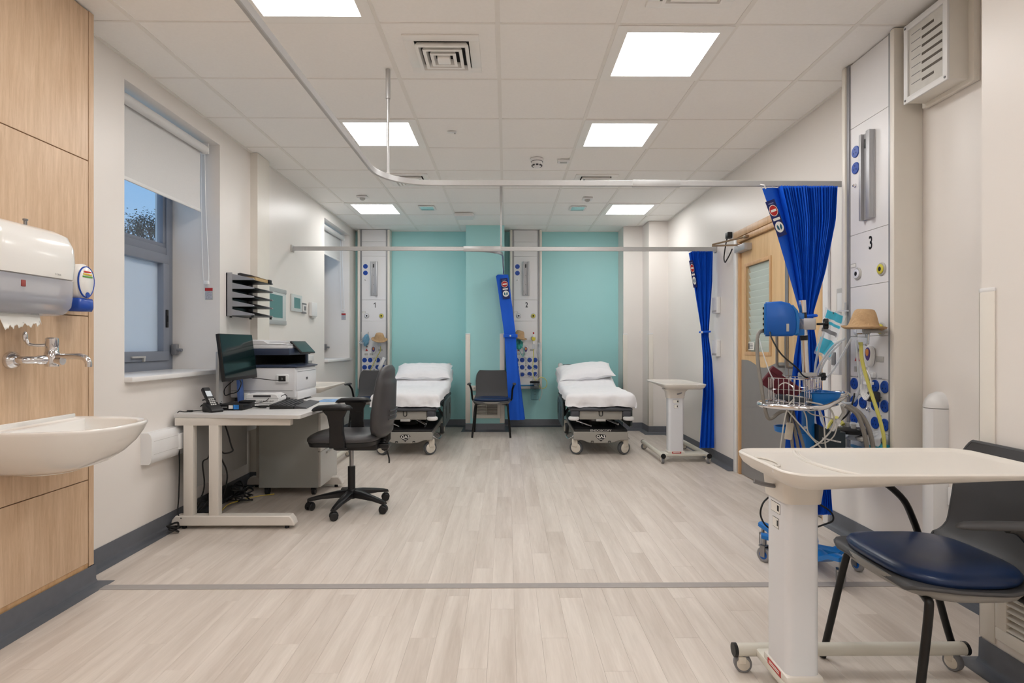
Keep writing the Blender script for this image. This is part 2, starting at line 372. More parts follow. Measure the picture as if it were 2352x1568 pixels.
# ---------------------------------------------------------------- left wall: windows, blinds, oak panelling, basin
M_winframe = mat('window_frame_grey', (128, 134, 146), .4, var=(10, .02))
M_frost = mat('frosted_glass', (236, 244, 250), .6, trans=.55, ior=1.15, bump=(500, .1))
M_blind = mat('roller_blind_fabric', (222, 222, 222), .8, bump=(900, .12, .0005), var=(200, .02))
M_sill = mat('sill_white_gloss', (232, 231, 230), .25, var=(6, .01))
def window(n, q, label):
    t = bpy.data.objects.new('window_%d' % n, None); COL.objects.link(t); struct(t, label)
    y0, y1, z0, z1 = q; z0 += .028; X0, X1 = -2.56, -2.49
    def frame(a0, b0, a1, b1, wd, xa, xb, name, par):
        m = MB(); m.rb(xa, a0, b0, xb, a1, b0 + wd, .004).rb(xa, a0, b1 - wd, xb, a1, b1, .004).rb(xa, a0, b0 + wd - .002, xb, a0 + wd, b1 - wd + .002, .004).rb(xa, a1 - wd, b0 + wd - .002, xb, a1, b1 - wd + .002, .004)
        return m.build(name, M_winframe, par)
    frame(y0, z0, y1, z1, .075, X0, X1, 'window_frame', t)
    zt = 1.845
    MB().rb(X0, y0 + .07, zt - .03, X1 - .004, y1 - .07, zt + .03, .004).build('transom', M_winframe, t)
    s = frame(y0 + .068, z0 + .068, y1 - .068, zt - .025, .068, X0 + .01, X1 + .014, 'opening_sash', t)
    MB().box(X0 + .03, y0 + .13, z0 + .13, X0 + .04, y1 - .13, zt - .09).build('pane', M_frost, t)
    frame(y0 + .07, zt + .028, y1 - .07, z1 - .07, .03, X0 + .012, X1 - .012, 'glazing_bead', t)
    MB().box(X0 + .03, y0 + .09, zt + .045, X0 + .036, y1 - .09, z1 - .09).build('pane', M_glass, t)
    MB().rb(X1 + .013, y1 - .115, 1.29, X1 + .022, y1 - .085, 1.42, .006).rb(X1 + .02, y1 - .106, 1.33, X1 + .027, y1 - .094, 1.38, .003).build('handle', M_black, s)
    MB().rb(X1 + .012, y1 - .045, 1.09, X1 + .05, y1 - .004, 1.17, .006).cyl((X1 + .03, y1 - .03, 1.13), (X1 + .085, y1 - .03, 1.125), .012).build('restrictor', M_mgrey, t)
    MB().rb(X1 + .013, y1 - .50, 1.075, X1 + .03, y1 - .36, 1.088, .003).rb(X1 + .013, y1 - .378, 1.05, X1 + .03, y1 - .366, 1.08, .003).build('stay', M_lgrey, t)
    MB().rb(-2.52, y0 - .0, q[2], WL + .045, y1 + .0, q[2] + .03, .006).build('sill', M_sill, t)
    return t
window(1, W1, 'large grey framed window over a white sill in the nearer reveal')
window(2, W2, 'grey framed window hidden in the far reveal of the left wall')
def blind(y0, y1, z, zt, label, lb, lc):
    X = -2.22
    t = thing('roller_blind', label, 'blind', (X, (y0 + y1) / 2, zt))
    h = (y1 - y0) / 2
    MB().cyl((0, -h, 0), (0, h, 0), .03, 20).build('roller_tube', M_blind, t)
    for s in (-1, 1): MB().rb(-.05, s * h - .006, -.034, .03, s * h + .006, .048, .008).build('bracket', M_white, t)
    MB().box(-.031, -h + .012, z - zt, -.028, h - .012, 0).build('blind_fabric', M_blind, t)
    MB().rb(-.037, -h + .01, z - zt - .022, -.023, h - .01, z - zt + .002, .006).build('hem_bar', M_white, t)
    c = thing('blind_chain', lb, 'blind chain', (X, y1 + .012, zt))
    bot = 1.625 - zt if zt > 2.5 else -.9
    P = spline([(-.03, 0, 0), (-.032, 0, -.45), (-.02, .002, bot + .05), (0, .004, bot), (.02, .004, bot + .05), (.0, .002, -.45), (-.008, 0, 0)], 8)
    MB().tube(P, .0032, 6).build('bead_loop', M_white, c)
    MB().rb(-.016, -.006, bot - .016, .02, .016, bot + .012, .005).build('chain_clip', M_white, c)
    g = thing('warning_tag', lc, 'warning tag', (X, y1 + .058, 1.545))
    MB().rb(-.03, -.003, -.045, .03, 0, .045, .004).build('tag_card', M_clearthin, g)
    MB().box(-.028, -.0045, .022, .028, -.003, .043).build('red_band', M_red, g)
    MB().box(-.024, -.0045, -.04, .024, -.003, .014).build('printed_text_block', mat('tag_grey_print', (176, 176, 184), .6, var=(140, .25)), g)
blind(W1[0] + .01, W1[1] - .06, 2.16, 2.6, 'white roller blind half drawn over the nearer window', 'white bead chain loop hanging from the nearer window blind', 'small red and clear warning tag on the nearer window reveal')
blind(W2[0] + .01, W2[1] - .06, 2.3, 2.6, 'white roller blind in the far window reveal', 'thin bead chain of the far window blind', 'small red and white tag hanging in the far window reveal')
# white roller screen board lining the far reveal is just the painted reveal

# view outside: bare tree and a flat roof
M_bark = mat('twig_bark', (70, 62, 56), .9, bump=(40, .3), var=(10, .2))
M_leaf = mat('dusk_leaf', (62, 74, 66), .8, var=(4, .3))
t = thing('tree', 'dark twiggy tree top seen through the clear upper pane', 'tree', (-10.7, 16.9, 0))
rnd = random.Random(3); b = MB(); lf = MB()
def branch(p, d, L, r, k):
    q = p + d * L; b.tube([tuple(p), tuple(p + d * L * .5 + Vector((rnd.uniform(-.1, .1), rnd.uniform(-.1, .1), 0)) * L), tuple(q)], [r, r * .8, r * .6], 5)
    if k == 0:
        for _ in range(22):
            c = q + Vector((rnd.gauss(0, .16), rnd.gauss(0, .16), rnd.gauss(0, .14))); a = rnd.uniform(0, 6.28); u = Vector((math.cos(a), math.sin(a), rnd.uniform(-.5, .5))) * .032; v = Vector((-math.sin(a), math.cos(a), rnd.uniform(-.6, .6))) * .02
            lf.add([tuple(c - u), tuple(c + v), tuple(c + u), tuple(c - v + Vector((0, 0, .01)))], [(0, 1, 2), (0, 2, 3)])
        return
    for _ in range(4):
        e = (d + Vector((rnd.gauss(0, .55), rnd.gauss(0, .55), rnd.gauss(.12, .3)))).normalized(); branch(q, e, L * .66, r * .6, k - 1)
branch(Vector((0, 0, 0)), Vector((0, 0, 1)), 1.92, .10, 4)
b.build('trunk', M_bark, t); lf.build('foliage', M_leaf, t)
t = thing('outside_roof', 'grey flat roof edge glimpsed low through the upper pane', 'roof', (-9.5, 12.0, 0))
MB().box(-2.5, -4, 0, 1.5, 2.6, 3.2).build('roof_wall', mat('outside_render', (116, 118, 124), .9, var=(3, .05)), t)
MB().rb(-2.6, -4.1, 3.2, 1.62, 2.7, 3.3, .02).build('roof_coping', mat('outside_coping', (96, 98, 106), .7, var=(3, .05)), t)

# oak duct panelling (boxes the pipes behind the basin)
PX, PYE = -2.0, 2.77
t = thing('duct_panelling', 'oak laminate panelling boxing the wall behind the wash basin', 'wall panelling', (0, 0, 0))
MB().box(WL + .001, Y0 + .001, .105, PX - .02, PYE - .012, CEIL - .003).build('carcass', M_oakedge, t)
zs = [.122, .521, 1.303, 2.045, CEIL - .004]
for y0, y1 in ((1.20, 2.735), (-.35, 1.195), (-1.9, -.355)):
    for a, c in zip(zs, zs[1:]):
        MB().rb(PX - .02, y0 + .0015, a + .002, PX, y1 - .0015, c - .002, .0012, 1).build('panel', M_oak, t)
MB().rb(WL + .001, 2.737, .105, PX + .001, PYE, CEIL - .003, .0015, 1).build('end_stile', M_oak, t)
MB().box(PX - .016, Y0 + .1, .1, PX - .004, 2.736, .124).build('bottom_rail', M_oakedge, t)
o = bpy.data.objects['baseboard_left']; bpy.data.objects.remove(o)
skirt('baseboard_left', [(PX, Y0), (PX, PYE), (WL, PYE), (WL, 4.763), (WL + .06, 4.763), (WL + .06, 5.0), (WL, 5.0), (WL, WB)], left=False)

# wash basin
t = thing('wash_basin', 'white ceramic wall-hung wash basin', 'wash basin', (PX, 2.385, 0), LEFT)
def plan(n=48, hw=.262, dp=.44, back=.0):
    p = [];
    for k in range(n + 1):
        a = PI * k / n; e = .62
        x = math.copysign(abs(math.cos(a)) ** e, math.cos(a)) * hw; y = -(abs(math.sin(a)) ** .8) * dp
        p.append((x, y - back))
    return p
def ringp(sx, sy, oy, z, hw=.262, dp=.44): return [(x * sx, y * sy + oy, z(y) if callable(z) else z) for x, y in plan(48, hw, dp)]
rings = [ringp(.36, .38, -.01, .648), ringp(.50, .50, -.006, .650), ringp(.68, .66, -.004, .672), ringp(.82, .80, -.002, .712), ringp(.92, .905, 0, .757), ringp(.972, .965, 0, .797), ringp(.995, .992, 0, .822), ringp(1, 1, 0, .831), ringp(.992, .992, 0, .837), ringp(.965, .97, -.001, .838),
         ringp(.93, .945, -.003, .833)]
inn = lambda s, z: [(x * s * .86, -.075 + (y + .0) * s * .75 - (1 - s) * .16, z) for x, y in plan()]
rings += [inn(1.0, .832), inn(.985, .825), inn(.95, .80), inn(.85, .755), inn(.66, .722), inn(.4, .708), inn(.12, .702)]
MB().loft(rings).build('bowl', M_ceram, t, sharp=80)
MB().rb(-.255, -.012, .825, .255, -.0005, .852, .005).build('back_ledge', M_ceram, t)
MB().lathe([(.0, .0), (.03, .0), (.034, .004), (.022, .004), (.0, .002)], (0, -.235, .7025), 20).build('waste_grid', M_chrome, t)
MB().prism(circ(0, -.1, .11, 28), .642, .66, ch=.006).build('foot_pad', M_ceram, t)

# wall tap
t = thing('wall_tap', 'chrome lever tap mounted on the oak panel above the basin', 'tap', (PX, 2.385, 1.105), LEFT)
MB().lathe([(.0, 0), (.036, 0), (.037, -.006), (.034, -.018), (.022, -.03), (.0, -.03)], (-.08, -.0005, 0), 28, 'y').build('wall_flange', M_chrome, t)
MB().tube(spline([(-.08, -.028, 0), (-.075, -.055, 0), (-.055, -.078, 0), (-.02, -.092, 0), (0, -.1, 0)], 5), [.016] * 12 + [.02] * 9, 14).build('inlet_arm', M_chrome, t)
b = MB().lathe([(.0, -.028), (.024, -.028), (.026, -.02), (.026, .03), (.023, .034), (.023, .05), (.0, .05)], (0, -.105, 0), 24)
b.cyl((0, -.105, -.004), (.0, -.15, -.004), .018, 16)
b.build('tap_body', M_chrome, t)
h = MB().lathe([(.0, .05), (.022, .05), (.0235, .055), (.0235, .088), (.02, .092), (.0, .092)], (0, -.105, 0), 24).build('lever_hub', M_chrome, t)
lv = MB()
lv.tube(spline([(0, -.09, .062), (-.02, -.06, .06), (-.032, -.035, .066), (-.036, -.028, .085)], 5), .007, 10)
lv.ell((-.036, -.024, .096), .011, .008, .022)
lv.build('lever_paddle', M_chrome, h)
MB().tube(spline([(0, -.115, .012), (0, -.17, .014), (0, -.215, .014), (0, -.243, .006), (0, -.255, -.012), (0, -.256, -.03)], 6), [.013] * 25 + [.0125] * 6, 14).build('spout', M_chrome, t)

# paper towel dispenser
M_disp = mat('dispenser_white_gloss', (236, 234, 230), .18, coat=.3, var=(4, .006))
M_translu = mat('dispenser_translucent', (214, 217, 230), .2, alpha=.42, var=(9, .05))
t = thing('paper_towel_dispenser', 'white paper towel dispenser with translucent lower window', 'towel dispenser', (PX, 2.0, 0), LEFT)
up = [(0, 1.42), (-.198, 1.435), (-.206, 1.50), (-.2, 1.57), (-.178, 1.612), (-.13, 1.634), (-.07, 1.64), (0, 1.64)]
lo = [(0, 1.285), (-.13, 1.285), (-.165, 1.292), (-.188, 1.318), (-.196, 1.37), (-.198, 1.43), (0, 1.42)]
b = MB(); ring = []
n = 9
for k in range(n + 1):                       # ends rounded off by a quarter ellipse
    pass
def rounded_ext(b, prof, x0, x1, r, cyz):
    R = []
    for d, s in ((0, .80), (.12, .88), (.35, .95), (.7, .99), (1, 1)):
        R.append((x0 + d * r, s))
    R += [(x1 - (q - x0), s) for q, s in reversed(R)]
    return b.loft([[(x, cyz[0] + (y - cyz[0]) * s, cyz[1] + (z - cyz[1]) * s) for y, z in prof] for x, s in R])
rounded_ext(MB(), up, .008, .41, .05, (0, 1.43)).build('cover', M_disp, t, sharp=50)
rounded_ext(MB(), lo, .01, .408, .04, (0, 1.43)).build('window_cover', M_translu, t, sharp=50)
MB().rb(.0, -.06, 1.283, .412, -.0005, 1.635, .02, 3).build('back_shell', M_disp, t)
MB().cyl((.06, -.11, 1.40), (.36, -.11, 1.40), .05, 20).build('paper_roll', M_paper, t)
MB().cyl((.03, -.15, 1.345), (.385, -.15, 1.345), .014, 12).rb(.05, -.15, 1.295, .37, -.08, 1.31, .004).build('roller_bar', M_mgrey, t)
MB().rb(.125, -.2, 1.385, .145, -.196, 1.41, .002).build('level_flag', mat('flag_red', (150, 70, 66), .5, var=(9, .05)), t)
MB().lathe([(0, 0), (.006, 0), (.006, .02), (.009, .022), (.009, .028), (0, .03)], (.26, -.1, 1.636), 12).build('lock_key', M_steel, t)
text('TORK', .011, TF(.29, -.2055, 1.448), M_lgrey, 'maker_mark', t, sx=1.1)
def sheet(u, v):
    x = .105 + .19 * u; z = 1.292 - .062 * v - (.007 * math.sin(u * 31) * v + .004 * math.sin(u * 77) * v if v > .8 else 0) + .02 * u * v
    return (x - .012 * v * (u - .3), -.125 - .02 * v - .006 * math.sin(u * 9 + 1) * v, z)
tag(MB().grid(sheet, 40, 8).build('paper_towel', M_paper, None, solid=.0012), 'crumpled white paper towel hanging out of the dispenser', 'paper towel')
o = bpy.data.objects['paper_towel']; o.location = (PX, 2.0, 0); o.rotation_euler = (0, 0, LEFT)

# soap dispenser
t = thing('soap_dispenser', 'white and blue soap dispenser beside the paper towel box', 'soap dispenser', (PX, 2.585, 0), LEFT)
ov = [(.058 * math.cos(a) * (1 + .06 * math.sin(a)), 1.45 + .082 * math.sin(a)) for a in [2 * PI * k / 32 for k in range(32)]]
MB().prism(ov, -.0005, -.105, 'y', ch=.018).build('body', M_disp, t, sharp=60)
MB().tube([(x * .82, -.1, 1.45 + (z - 1.45) * .84) for x, z in ov], .0035, 6, closed=True).build('blue_rim', M_blue, t)
MB().prism([(-.04, 1.318), (.04, 1.318), (.046, 1.335), (.044, 1.376), (-.044, 1.376), (-.046, 1.335)], -.02, -.108, 'y', ch=.012).build('push_lever', M_blue, t, sharp=60)
for k, cl in enumerate(((206, 60, 50), (226, 190, 60), (96, 160, 70))):
    MB().rb(-.022 - .004 * k, -.1075, 1.492 - .011 * k, .022 + .004 * k, -.1055, 1.499 - .011 * k, .003).build('label_stripe', mat('soap_stripe_%d' % k, cl, .5, var=(9, .03)), t)
MB().prism(circ(0, 1.392, .012, 14), -.1055, -.108, 'y').build('label_dot', M_blue, t)
# ---------------------------------------------------------------- desk corner
M_desktop = mat('desk_top_grey_white', (206, 204, 202), .42, var=(5, .012))
M_deskleg = mat('desk_leg_white', (220, 214, 206), .4, var=(5, .012))
M_ped = mat('pedestal_grey', (166, 168, 164), .45, var=(5, .015))
DX, DY, DZ = -.066, .165, -.018              # where the desk top things stand
t = thing('office_desk', 'white topped office desk on white cantilever legs', 'desk', (0, 0, 0))
MB().prism([(-2.115, 3.63), (-1.305, 3.555), (-1.29, 3.57), (-1.262, 4.755), (-1.272, 4.765), (-2.115, 4.80)], .702, .727, ch=.002).build('desk_top', M_desktop, t)
for k, y in enumerate((3.635, 4.68)):
    MB().rb(-2.10, y - .025, .654, -1.37, y + .025, .7015, .004).build('top_beam', M_deskleg, t)
    for x0 in (-2.045, -1.885): MB().rb(x0, y - .025, .08, x0 + .062, y + .025, .657, .004).build('upright', M_deskleg, t)
    prof = [(-2.12, .022), (-1.345, .022), (-1.342, .03), (-1.352, .06), (-1.372, .085), (-2.09, .085), (-2.112, .06)]
    f = MB().prism(prof, y - .035, y + .035, 'y', ch=.006).build('foot_beam', M_deskleg, t)
    for x in (-2.05, -1.40): MB().cyl((x, y, .0), (x, y, .024), .014, 12).build('levelling_foot', M_black, f)
MB().rb(-2.012, 3.665, .248, -1.994, 4.38, .702, .002).build('modesty_panel', mat('modesty_panel_grey', (150, 149, 146), .5, var=(5, .015)), t)
MB().cyl((-2.05, 3.9, .7), (-2.05, 3.9, .7285), .03, 16).build('cable_port', M_mgrey, t)

# pedestal
t = thing('drawer_pedestal', 'grey mobile drawer pedestal under the desk', 'drawer pedestal', (-1.67, 4.6, 0))
MB().rb(-.24, -.205, .062, .215, .215, .645, .003).build('carcass', M_ped, t)
z = .068
for k, h in enumerate((.27, .145, .145)):
    d = MB().rb(.215, -.204, z, .236, .214, z + h, .003).build('drawer', mat('pedestal_front_white', (205, 204, 200), .42, var=(5, .01)), t)
    MB().rb(.236, -.08, z + h - .03, .252, .09, z + h - .018, .004).build('handle', M_lgrey, d); z += h + .004
for x in (-.19, .17):
    for y in (-.16, .17):
        c = MB().cyl((x - .012, y, .03), (x + .012, y, .03), .03, 18).build('castor', M_black, t)
        MB().rb(x - .02, y - .018, .035, x + .02, y + .018, .064, .006).build('castor_fork', M_black, c)
MB().prism(circ(.0, .0, .018, 20), 0, .001).build('green_sticker', mat('sticker_green', (110, 214, 70), .5, var=(9, .03)), t)
o = t.children[-1]; o.rotation_euler = (PI / 2, 0, PI / 2); o.location = (.2365, .15, .58)

# monitor
t = thing('computer_monitor', 'black flat computer monitor on a silver stand', 'monitor', (-1.9 + DX, 3.965 + DY, .727), LEFT)
tilt = Matrix.Translation((0, -.02, .35)) @ Euler((-.13, 0, 0)).to_matrix().to_4x4()
M_screen = mat('dark_glossy_screen', (16, 34, 34), .12, var=(3, .05))
MB().mtx(tilt).rb(-.25, -.012, -.165, .25, .014, .165, .004).rb(-.15, .012, -.1, .15, .035, .1, .01).build('monitor_case', M_black, t)
MB().mtx(tilt).box(-.245, -.0135, -.142, .245, -.012, .16).build('screen', M_screen, t)
MB().rb(-.13, .05, .012, -.07, .075, .39, .006).build('stand_column', M_alupaint, t)
MB().mtx(tilt).rb(-.13, .03, -.06, .05, .055, .04, .01).build('tilt_head', M_mgrey, t)
MB().rb(-.12, -.06, .0, .12, .10, .012, .004).build('stand_foot', M_alupaint, t)

# cordless phone
t = thing('desk_phone', 'black cordless phone leaning in its cradle at the desk corner', 'phone', (-1.895 + DX, 3.60 + DY, .727), LEFT - .6)
MB().prism([(-.0, 0), (-.10, 0), (-.105, .012), (-.085, .03), (-.03, .055), (.0, .06), (.012, .05), (.01, 0)], -.045, .045, 'x', ch=.008).build('cradle', M_black, t)
hm = Matrix.Translation((0, -.035, .05)) @ Euler((-.72, 0, 0)).to_matrix().to_4x4()
hs = MB().mtx(hm).rb(-.026, -.012, -.03, .026, .018, .135, .01, 3).build('handset', M_black, t)
MB().mtx(hm).box(-.018, -.0128, .055, .018, -.0118, .1).build('display', mat('phone_display', (70, 86, 96), .2, var=(9, .05)), hs)
kb = MB().mtx(hm)
for i in range(3):
    for j in range(4): kb.rb(-.018 + i * .013, -.0135, -.018 + j * .015, -.008 + i * .013, -.0115, -.008 + j * .015, .002, 1)
kb.build('keypad', M_lgrey, hs)

# small computer and dongle
t = thing('mini_computer', 'flat black mini computer lying on the desk below the monitor', 'computer', (-1.78 + DX, 3.735 + DY, .727), 0)
MB().rb(-.085, -.09, .004, .085, .09, .04, .004).build('case', M_black, t)
for x in (-.065, .065):
    for y in (-.07, .07): MB().cyl((x, y, 0), (x, y, .005), .008, 10).build('foot', M_dgrey, t)
MB().box(-.01, -.0912, .011, .018, -.0898, .034).build('white_sticker', M_paper, t)
MB().box(.022, -.0912, .008, .058, -.0898, .037).build('blue_sticker', mat('sticker_blue', (40, 120, 196), .4, var=(60, .3)), t)
MB().box(-.06, -.0912, .02, -.02, -.0898, .024).rb(-.07, -.0914, .013, -.062, -.0898, .021, .002).build('port_marks', M_lgrey, t)
tag(MB().rb(-1.765, 3.73, .7855, -1.675, 3.80, .801, .006).build('network_dongle', M_black), 'small black puck lying on the mini computer', 'dongle'); bpy.data.objects['network_dongle'].location = (DX, DY, DZ)

# white base unit
t = thing('base_unit', 'low white medical base unit with printed name in front of the printer', 'medical device', (-1.735 + DX, 4.115 + DY, .727), 0)
MB().prism([(-.125, 0), (.12, 0), (.12, .04), (.105, .07), (.085, .077), (-.1, .077), (-.118, .07), (-.125, .05)], -.07, .07, 'y', ch=.006).build('case', M_white, t)
MB().rb(-.07, -.0725, .05, .06, -.069, .066, .003).build('front_slot', M_dgrey, t)
MB().box(-.122, -.0708, .042, .118, -.0698, .0435).build('case_seam', M_mgrey, t)
text('ENDO INR BASE UNIT', .0165, TF(-.0, -.0705, .02), M_ink, 'printed_name', t, sx=1.05)

# printer
M_prn = mat('printer_white', (222, 222, 224), .4, var=(6, .01)); M_prnb = mat('printer_navy', (48, 58, 80), .4, var=(6, .03))
M_prnk = mat('printer_black_well', (8, 8, 9), .6, var=(6, .05))
t = thing('laser_printer', 'white and navy multifunction printer at the far end of the desk', 'printer', (-1.82 + DX, 4.455 + DY, .727), LEFT)
# local: -y is the front (towards the chair), -x the side seen from the viewpoint
MB().rb(-.235, -.26, .03, .235, .24, .262, .012).build('lower_body', M_prn, t)
tr = MB().rb(-.21, -.27, .012, .225, -.2, .075, .006).build('paper_tray', M_prn, t)
MB().rb(-.19, -.266, .005, -.05, -.25, .035, .006).rb(-.02, -.266, .005, .1, -.25, .035, .006).build('tray_grip', M_dgrey, tr)
MB().box(-.2355, -.24, .083, -.2345, .23, .086).box(-.2355, -.1, .062, -.2345, .0, .064).box(-.2355, -.1, .048, -.2345, .0, .05).build('side_seam', M_mgrey, t)
MB().rb(-.225, -.268, .085, .225, -.255, .24, .006).build('front_door', M_prn, t)
MB().box(-.21, -.2695, .228, .2, -.2675, .231).build('door_gap', M_mgrey, t)
text('xerox', .012, TF(-.0, -.2688, .168), M_lgrey, 'maker_badge_text', t, sx=1.0)
MB().rb(-.022, -.2686, .158, .022, -.2678, .178, .002).build('maker_badge', M_dgrey, t)
MB().prism([(.24, .262), (-.272, .262), (-.276, .272), (-.2, .283), (.24, .283)], -.24, .24, 'x', ch=.003).build('deck', M_prnb, t)
MB().rb(-.235, .12, .28, .235, .235, .385, .008).rb(-.1, -.215, .28, -.03 + .1, -.2, .375, .002) if False else None
MB().rb(-.236, .06, .28, .236, .238, .39, .006).build('rear_column', M_prnb, t)
MB().rb(.18, -.2, .28, .234, .07, .39, .006).build('side_post', M_prnb, t); MB().box(.172, -.19, .287, .179, .06, .372).build('well_lining', M_prnk, t)
MB().box(-.2, -.18, .284, .172, .058, .288).build('output_well', M_prnk, t); MB().box(-.2, .052, .288, .172, .058, .372).build('well_back', M_prnk, t)
MB().rb(-.238, -.215, .358, .238, .24, .41, .005).build('scanner_base', M_prnb, t)
MB().rb(-.237, -.205, .408, .237, .238, .435, .005).build('scanner_lid', M_prn, t)
MB().prism([(.238, .434), (-.2, .434), (-.21, .44), (-.15, .452), (-.05, .452), (-.02, .472), (.1, .478), (.238, .478)], -.236, .1, 'x', ch=.006).build('document_feeder', M_prn, t)
MB().prism([(-.17, .455), (-.05, .462), (-.05, .466), (-.17, .470)], -.2, .06, 'x').build('feeder_tray', M_prn, t)
cm = Matrix.Translation((.02, -.235, .41)) @ Euler((-.75, 0, 0)).to_matrix().to_4x4()
p = MB().mtx(cm).rb(-.16, -.008, -.055, .16, .008, .075, .006).build('control_panel', M_black, t)
MB().mtx(cm).box(-.148, -.0092, -.048, .148, -.008, .066).build('touch_screen', M_screen, p)
r = MB().rb(-.262, -.215, .148, -.236, -.118, .21, .008).build('card_reader', M_white, t)
MB().rb(-.2635, -.197, .158, -.2615, -.142, .2, .003).build('reader_window', M_black, r)
text('))', .02, Matrix.Translation((-.264, -.17, .179)) @ Euler((PI / 2, 0, -PI / 2)).to_matrix().to_4x4(), M_lgrey, 'reader_symbol', r)
for x in (-.2, .2):
    for y in (-.2, .2): MB().cyl((x, y, 0), (x, y, .032), .016, 10).build('foot', M_dgrey, t)
tag(MB().tube(spline([(-1.632, 4.166, .915), (-1.66, 4.155, .913), (-1.72, 4.15, .917), (-1.80, 4.155, .926), (-1.87, 4.17, .93)], 6), .0032, 6).build('reader_cable', M_cable), 'short black lead running from the printer card reader behind the monitor', 'cable'); bpy.data.objects['reader_cable'].location = (DX, DY, DZ)

# keyboard with palm rest
t = thing('keyboard', 'black keyboard with palm rest lying on the desk', 'keyboard', (-1.50 + DX, 3.94 + DY, .727), LEFT + .13)
MB().prism([(.075, 0), (-.085, 0), (-.085, .012), (.0, .02), (.075, .03)], -.225, .225, 'x', ch=.003).build('keyboard_body', M_black, t)
ks = MB()
for r_ in range(6):
    y = .062 - r_ * .0245; z = .0285 + (y - .075) * .115
    for c_ in range(22 if r_ < 5 else 16):
        if r_ == 5 and 3 < c_ < 9: continue
        x = -.215 + c_ * .0197
        ks.box(x, y - .0185, z, x + .0155, y, z + .006)
ks.build('keys', M_dgrey, t); t.children[-1]['kind'] = 'stuff'
MB().prism([(-.088, 0), (-.165, 0), (-.17, .004), (-.16, .01), (-.1, .02), (-.088, .018)], -.225, .225, 'x', ch=.003).build('palm_rest', M_dgrey, t)
tag(MB().rb(-1.40, 4.19, .7455, -1.25, 4.42, .7465, .0004, 1).build('leaflet', mat('leaflet_blue_print', (112, 160, 208), .4, var=(28, .35))), 'blue printed leaflet lying near the far edge of the desk', 'leaflet'); bpy.data.objects['leaflet'].location = (DX, DY, DZ)

# papers and card behind the monitor
tag(MB().rb(-1.915, 4.14, .7455, -1.875, 4.15, .82, .002).build('note_card', M_paper), 'small cream note card standing behind the white base unit', 'card'); bpy.data.objects['note_card'].location = (DX, DY, DZ)
tag(MB().mtx(Matrix.Translation((-1.955, 4.165, .83)) @ Euler((0, -.05, 0)).to_matrix().to_4x4()).rb(-.012, -.03, -.085, .012, .03, .09, .003).build('blue_box', mat('blue_carton', (96, 132, 206), .5, var=(12, .1))), 'narrow pale blue carton standing behind the monitor', 'carton'); bpy.data.objects['blue_box'].location = (DX, DY, DZ)
# desk leads
def lead(name, label, P, r=.004, m=M_cable, n=8):
    o = MB().tube(spline(P, n), r, 7).build(name, m)
    if P[0][2] > .72 and name != 'looped_cable': o.location = (DX, DY, DZ)
    return tag(o, label, 'cable')
lead('phone_lead', 'thin black lead from the phone trailing off the desk corner', [(-1.93, 3.62, .752), (-1.99, 3.58, .75), (-2.02, 3.54, .749), (-2.055, 3.53, .752), (-2.064, 3.53, .72), (-2.062, 3.535, .62), (-2.05, 3.55, .56)], .0028)
tag(MB().rb(-2.02, 3.555, .7455, -1.985, 3.575, .757, .003).build('cable_clip', M_black), 'tiny black clip on the phone lead at the desk edge', 'clip'); bpy.data.objects['cable_clip'].location = (DX, DY, DZ)
lead('monitor_lead', 'black cable looping below the monitor', [(-1.93, 3.98, .93), (-1.88, 3.95, .95), (-1.84, 3.93, .91), (-1.86, 3.92, .85), (-1.92, 3.93, .83), (-1.965, 3.95, .82), (-1.96, 3.94, .87), (-1.9, 3.95, .93)], .0035)
lead('desk_cable_coil', 'tangled black cables beside the mini computer', [(-1.68, 3.75, .76), (-1.63, 3.78, .751), (-1.59, 3.76, .753), (-1.62, 3.73, .757), (-1.66, 3.76, .76), (-1.61, 3.82, .752), (-1.57, 3.79, .756), (-1.6, 3.76, .762), (-1.66, 3.8, .757), (-1.62, 3.86, .753)], .0045)
lead('base_unit_lead', 'thin black lead curling over the white base unit', [(-1.68, 4.025, .79), (-1.70, 4.0, .77), (-1.76, 3.97, .757), (-1.8, 3.94, .752), (-1.86, 3.9, .752)], .0025)
lead('base_unit_side_lead', 'thin black lead arching from the side of the white base unit', [(-1.61, 4.07, .80), (-1.57, 4.05, .815), (-1.55, 4.03, .79), (-1.58, 4.0, .755), (-1.6, 3.97, .752), (-1.63, 3.9, .752)], .0025)
lead('wall_lead', 'black lead running from the wall behind the monitor stand', [(-2.09, 3.86, .79), (-2.04, 3.84, .80), (-1.98, 3.85, .80), (-1.95, 3.87, .78)], .004)
lead('wall_lead', 'lower black lead crossing the desk behind the phone', [(-2.06, 3.80, .755), (-2.03, 3.80, .775), (-1.97, 3.83, .78), (-1.93, 3.87, .76)], .004)
# under-desk leads
lead('power_lead', 'long black lead hanging behind the nearest desk upright', [(-2.08, 3.62, .55), (-2.085, 3.64, .40), (-2.09, 3.64, .2), (-2.085, 3.62, .1), (-2.05, 3.6, .07)], .004)
lead('looped_cable', 'black cable bundle looped beside the second desk upright', [(-1.9, 3.75, .695), (-1.895, 3.75, .6), (-1.89, 3.76, .5), (-1.87, 3.77, .45), (-1.82, 3.79, .46), (-1.83, 3.79, .5), (-1.86, 3.78, .62), (-1.895, 3.76, .7)], .005)
lead('hanging_cable', 'black cable dropping from under the desk to the floor tangle', [(-1.90, 3.78, .62), (-1.90, 3.78, .45), (-1.865, 3.8, .33), (-1.875, 3.82, .24), (-1.93, 3.86, .12), (-2.0, 3.9, .03)], .005)
lead('hanging_cable', 'thin black cable hanging between the two desk uprights', [(-1.93, 3.72, .5), (-1.945, 3.72, .43), (-1.975, 3.71, .40), (-1.965, 3.71, .28), (-1.975, 3.71, .2), (-2.01, 3.7, .12), (-2.02, 3.7, .03)], .0045)
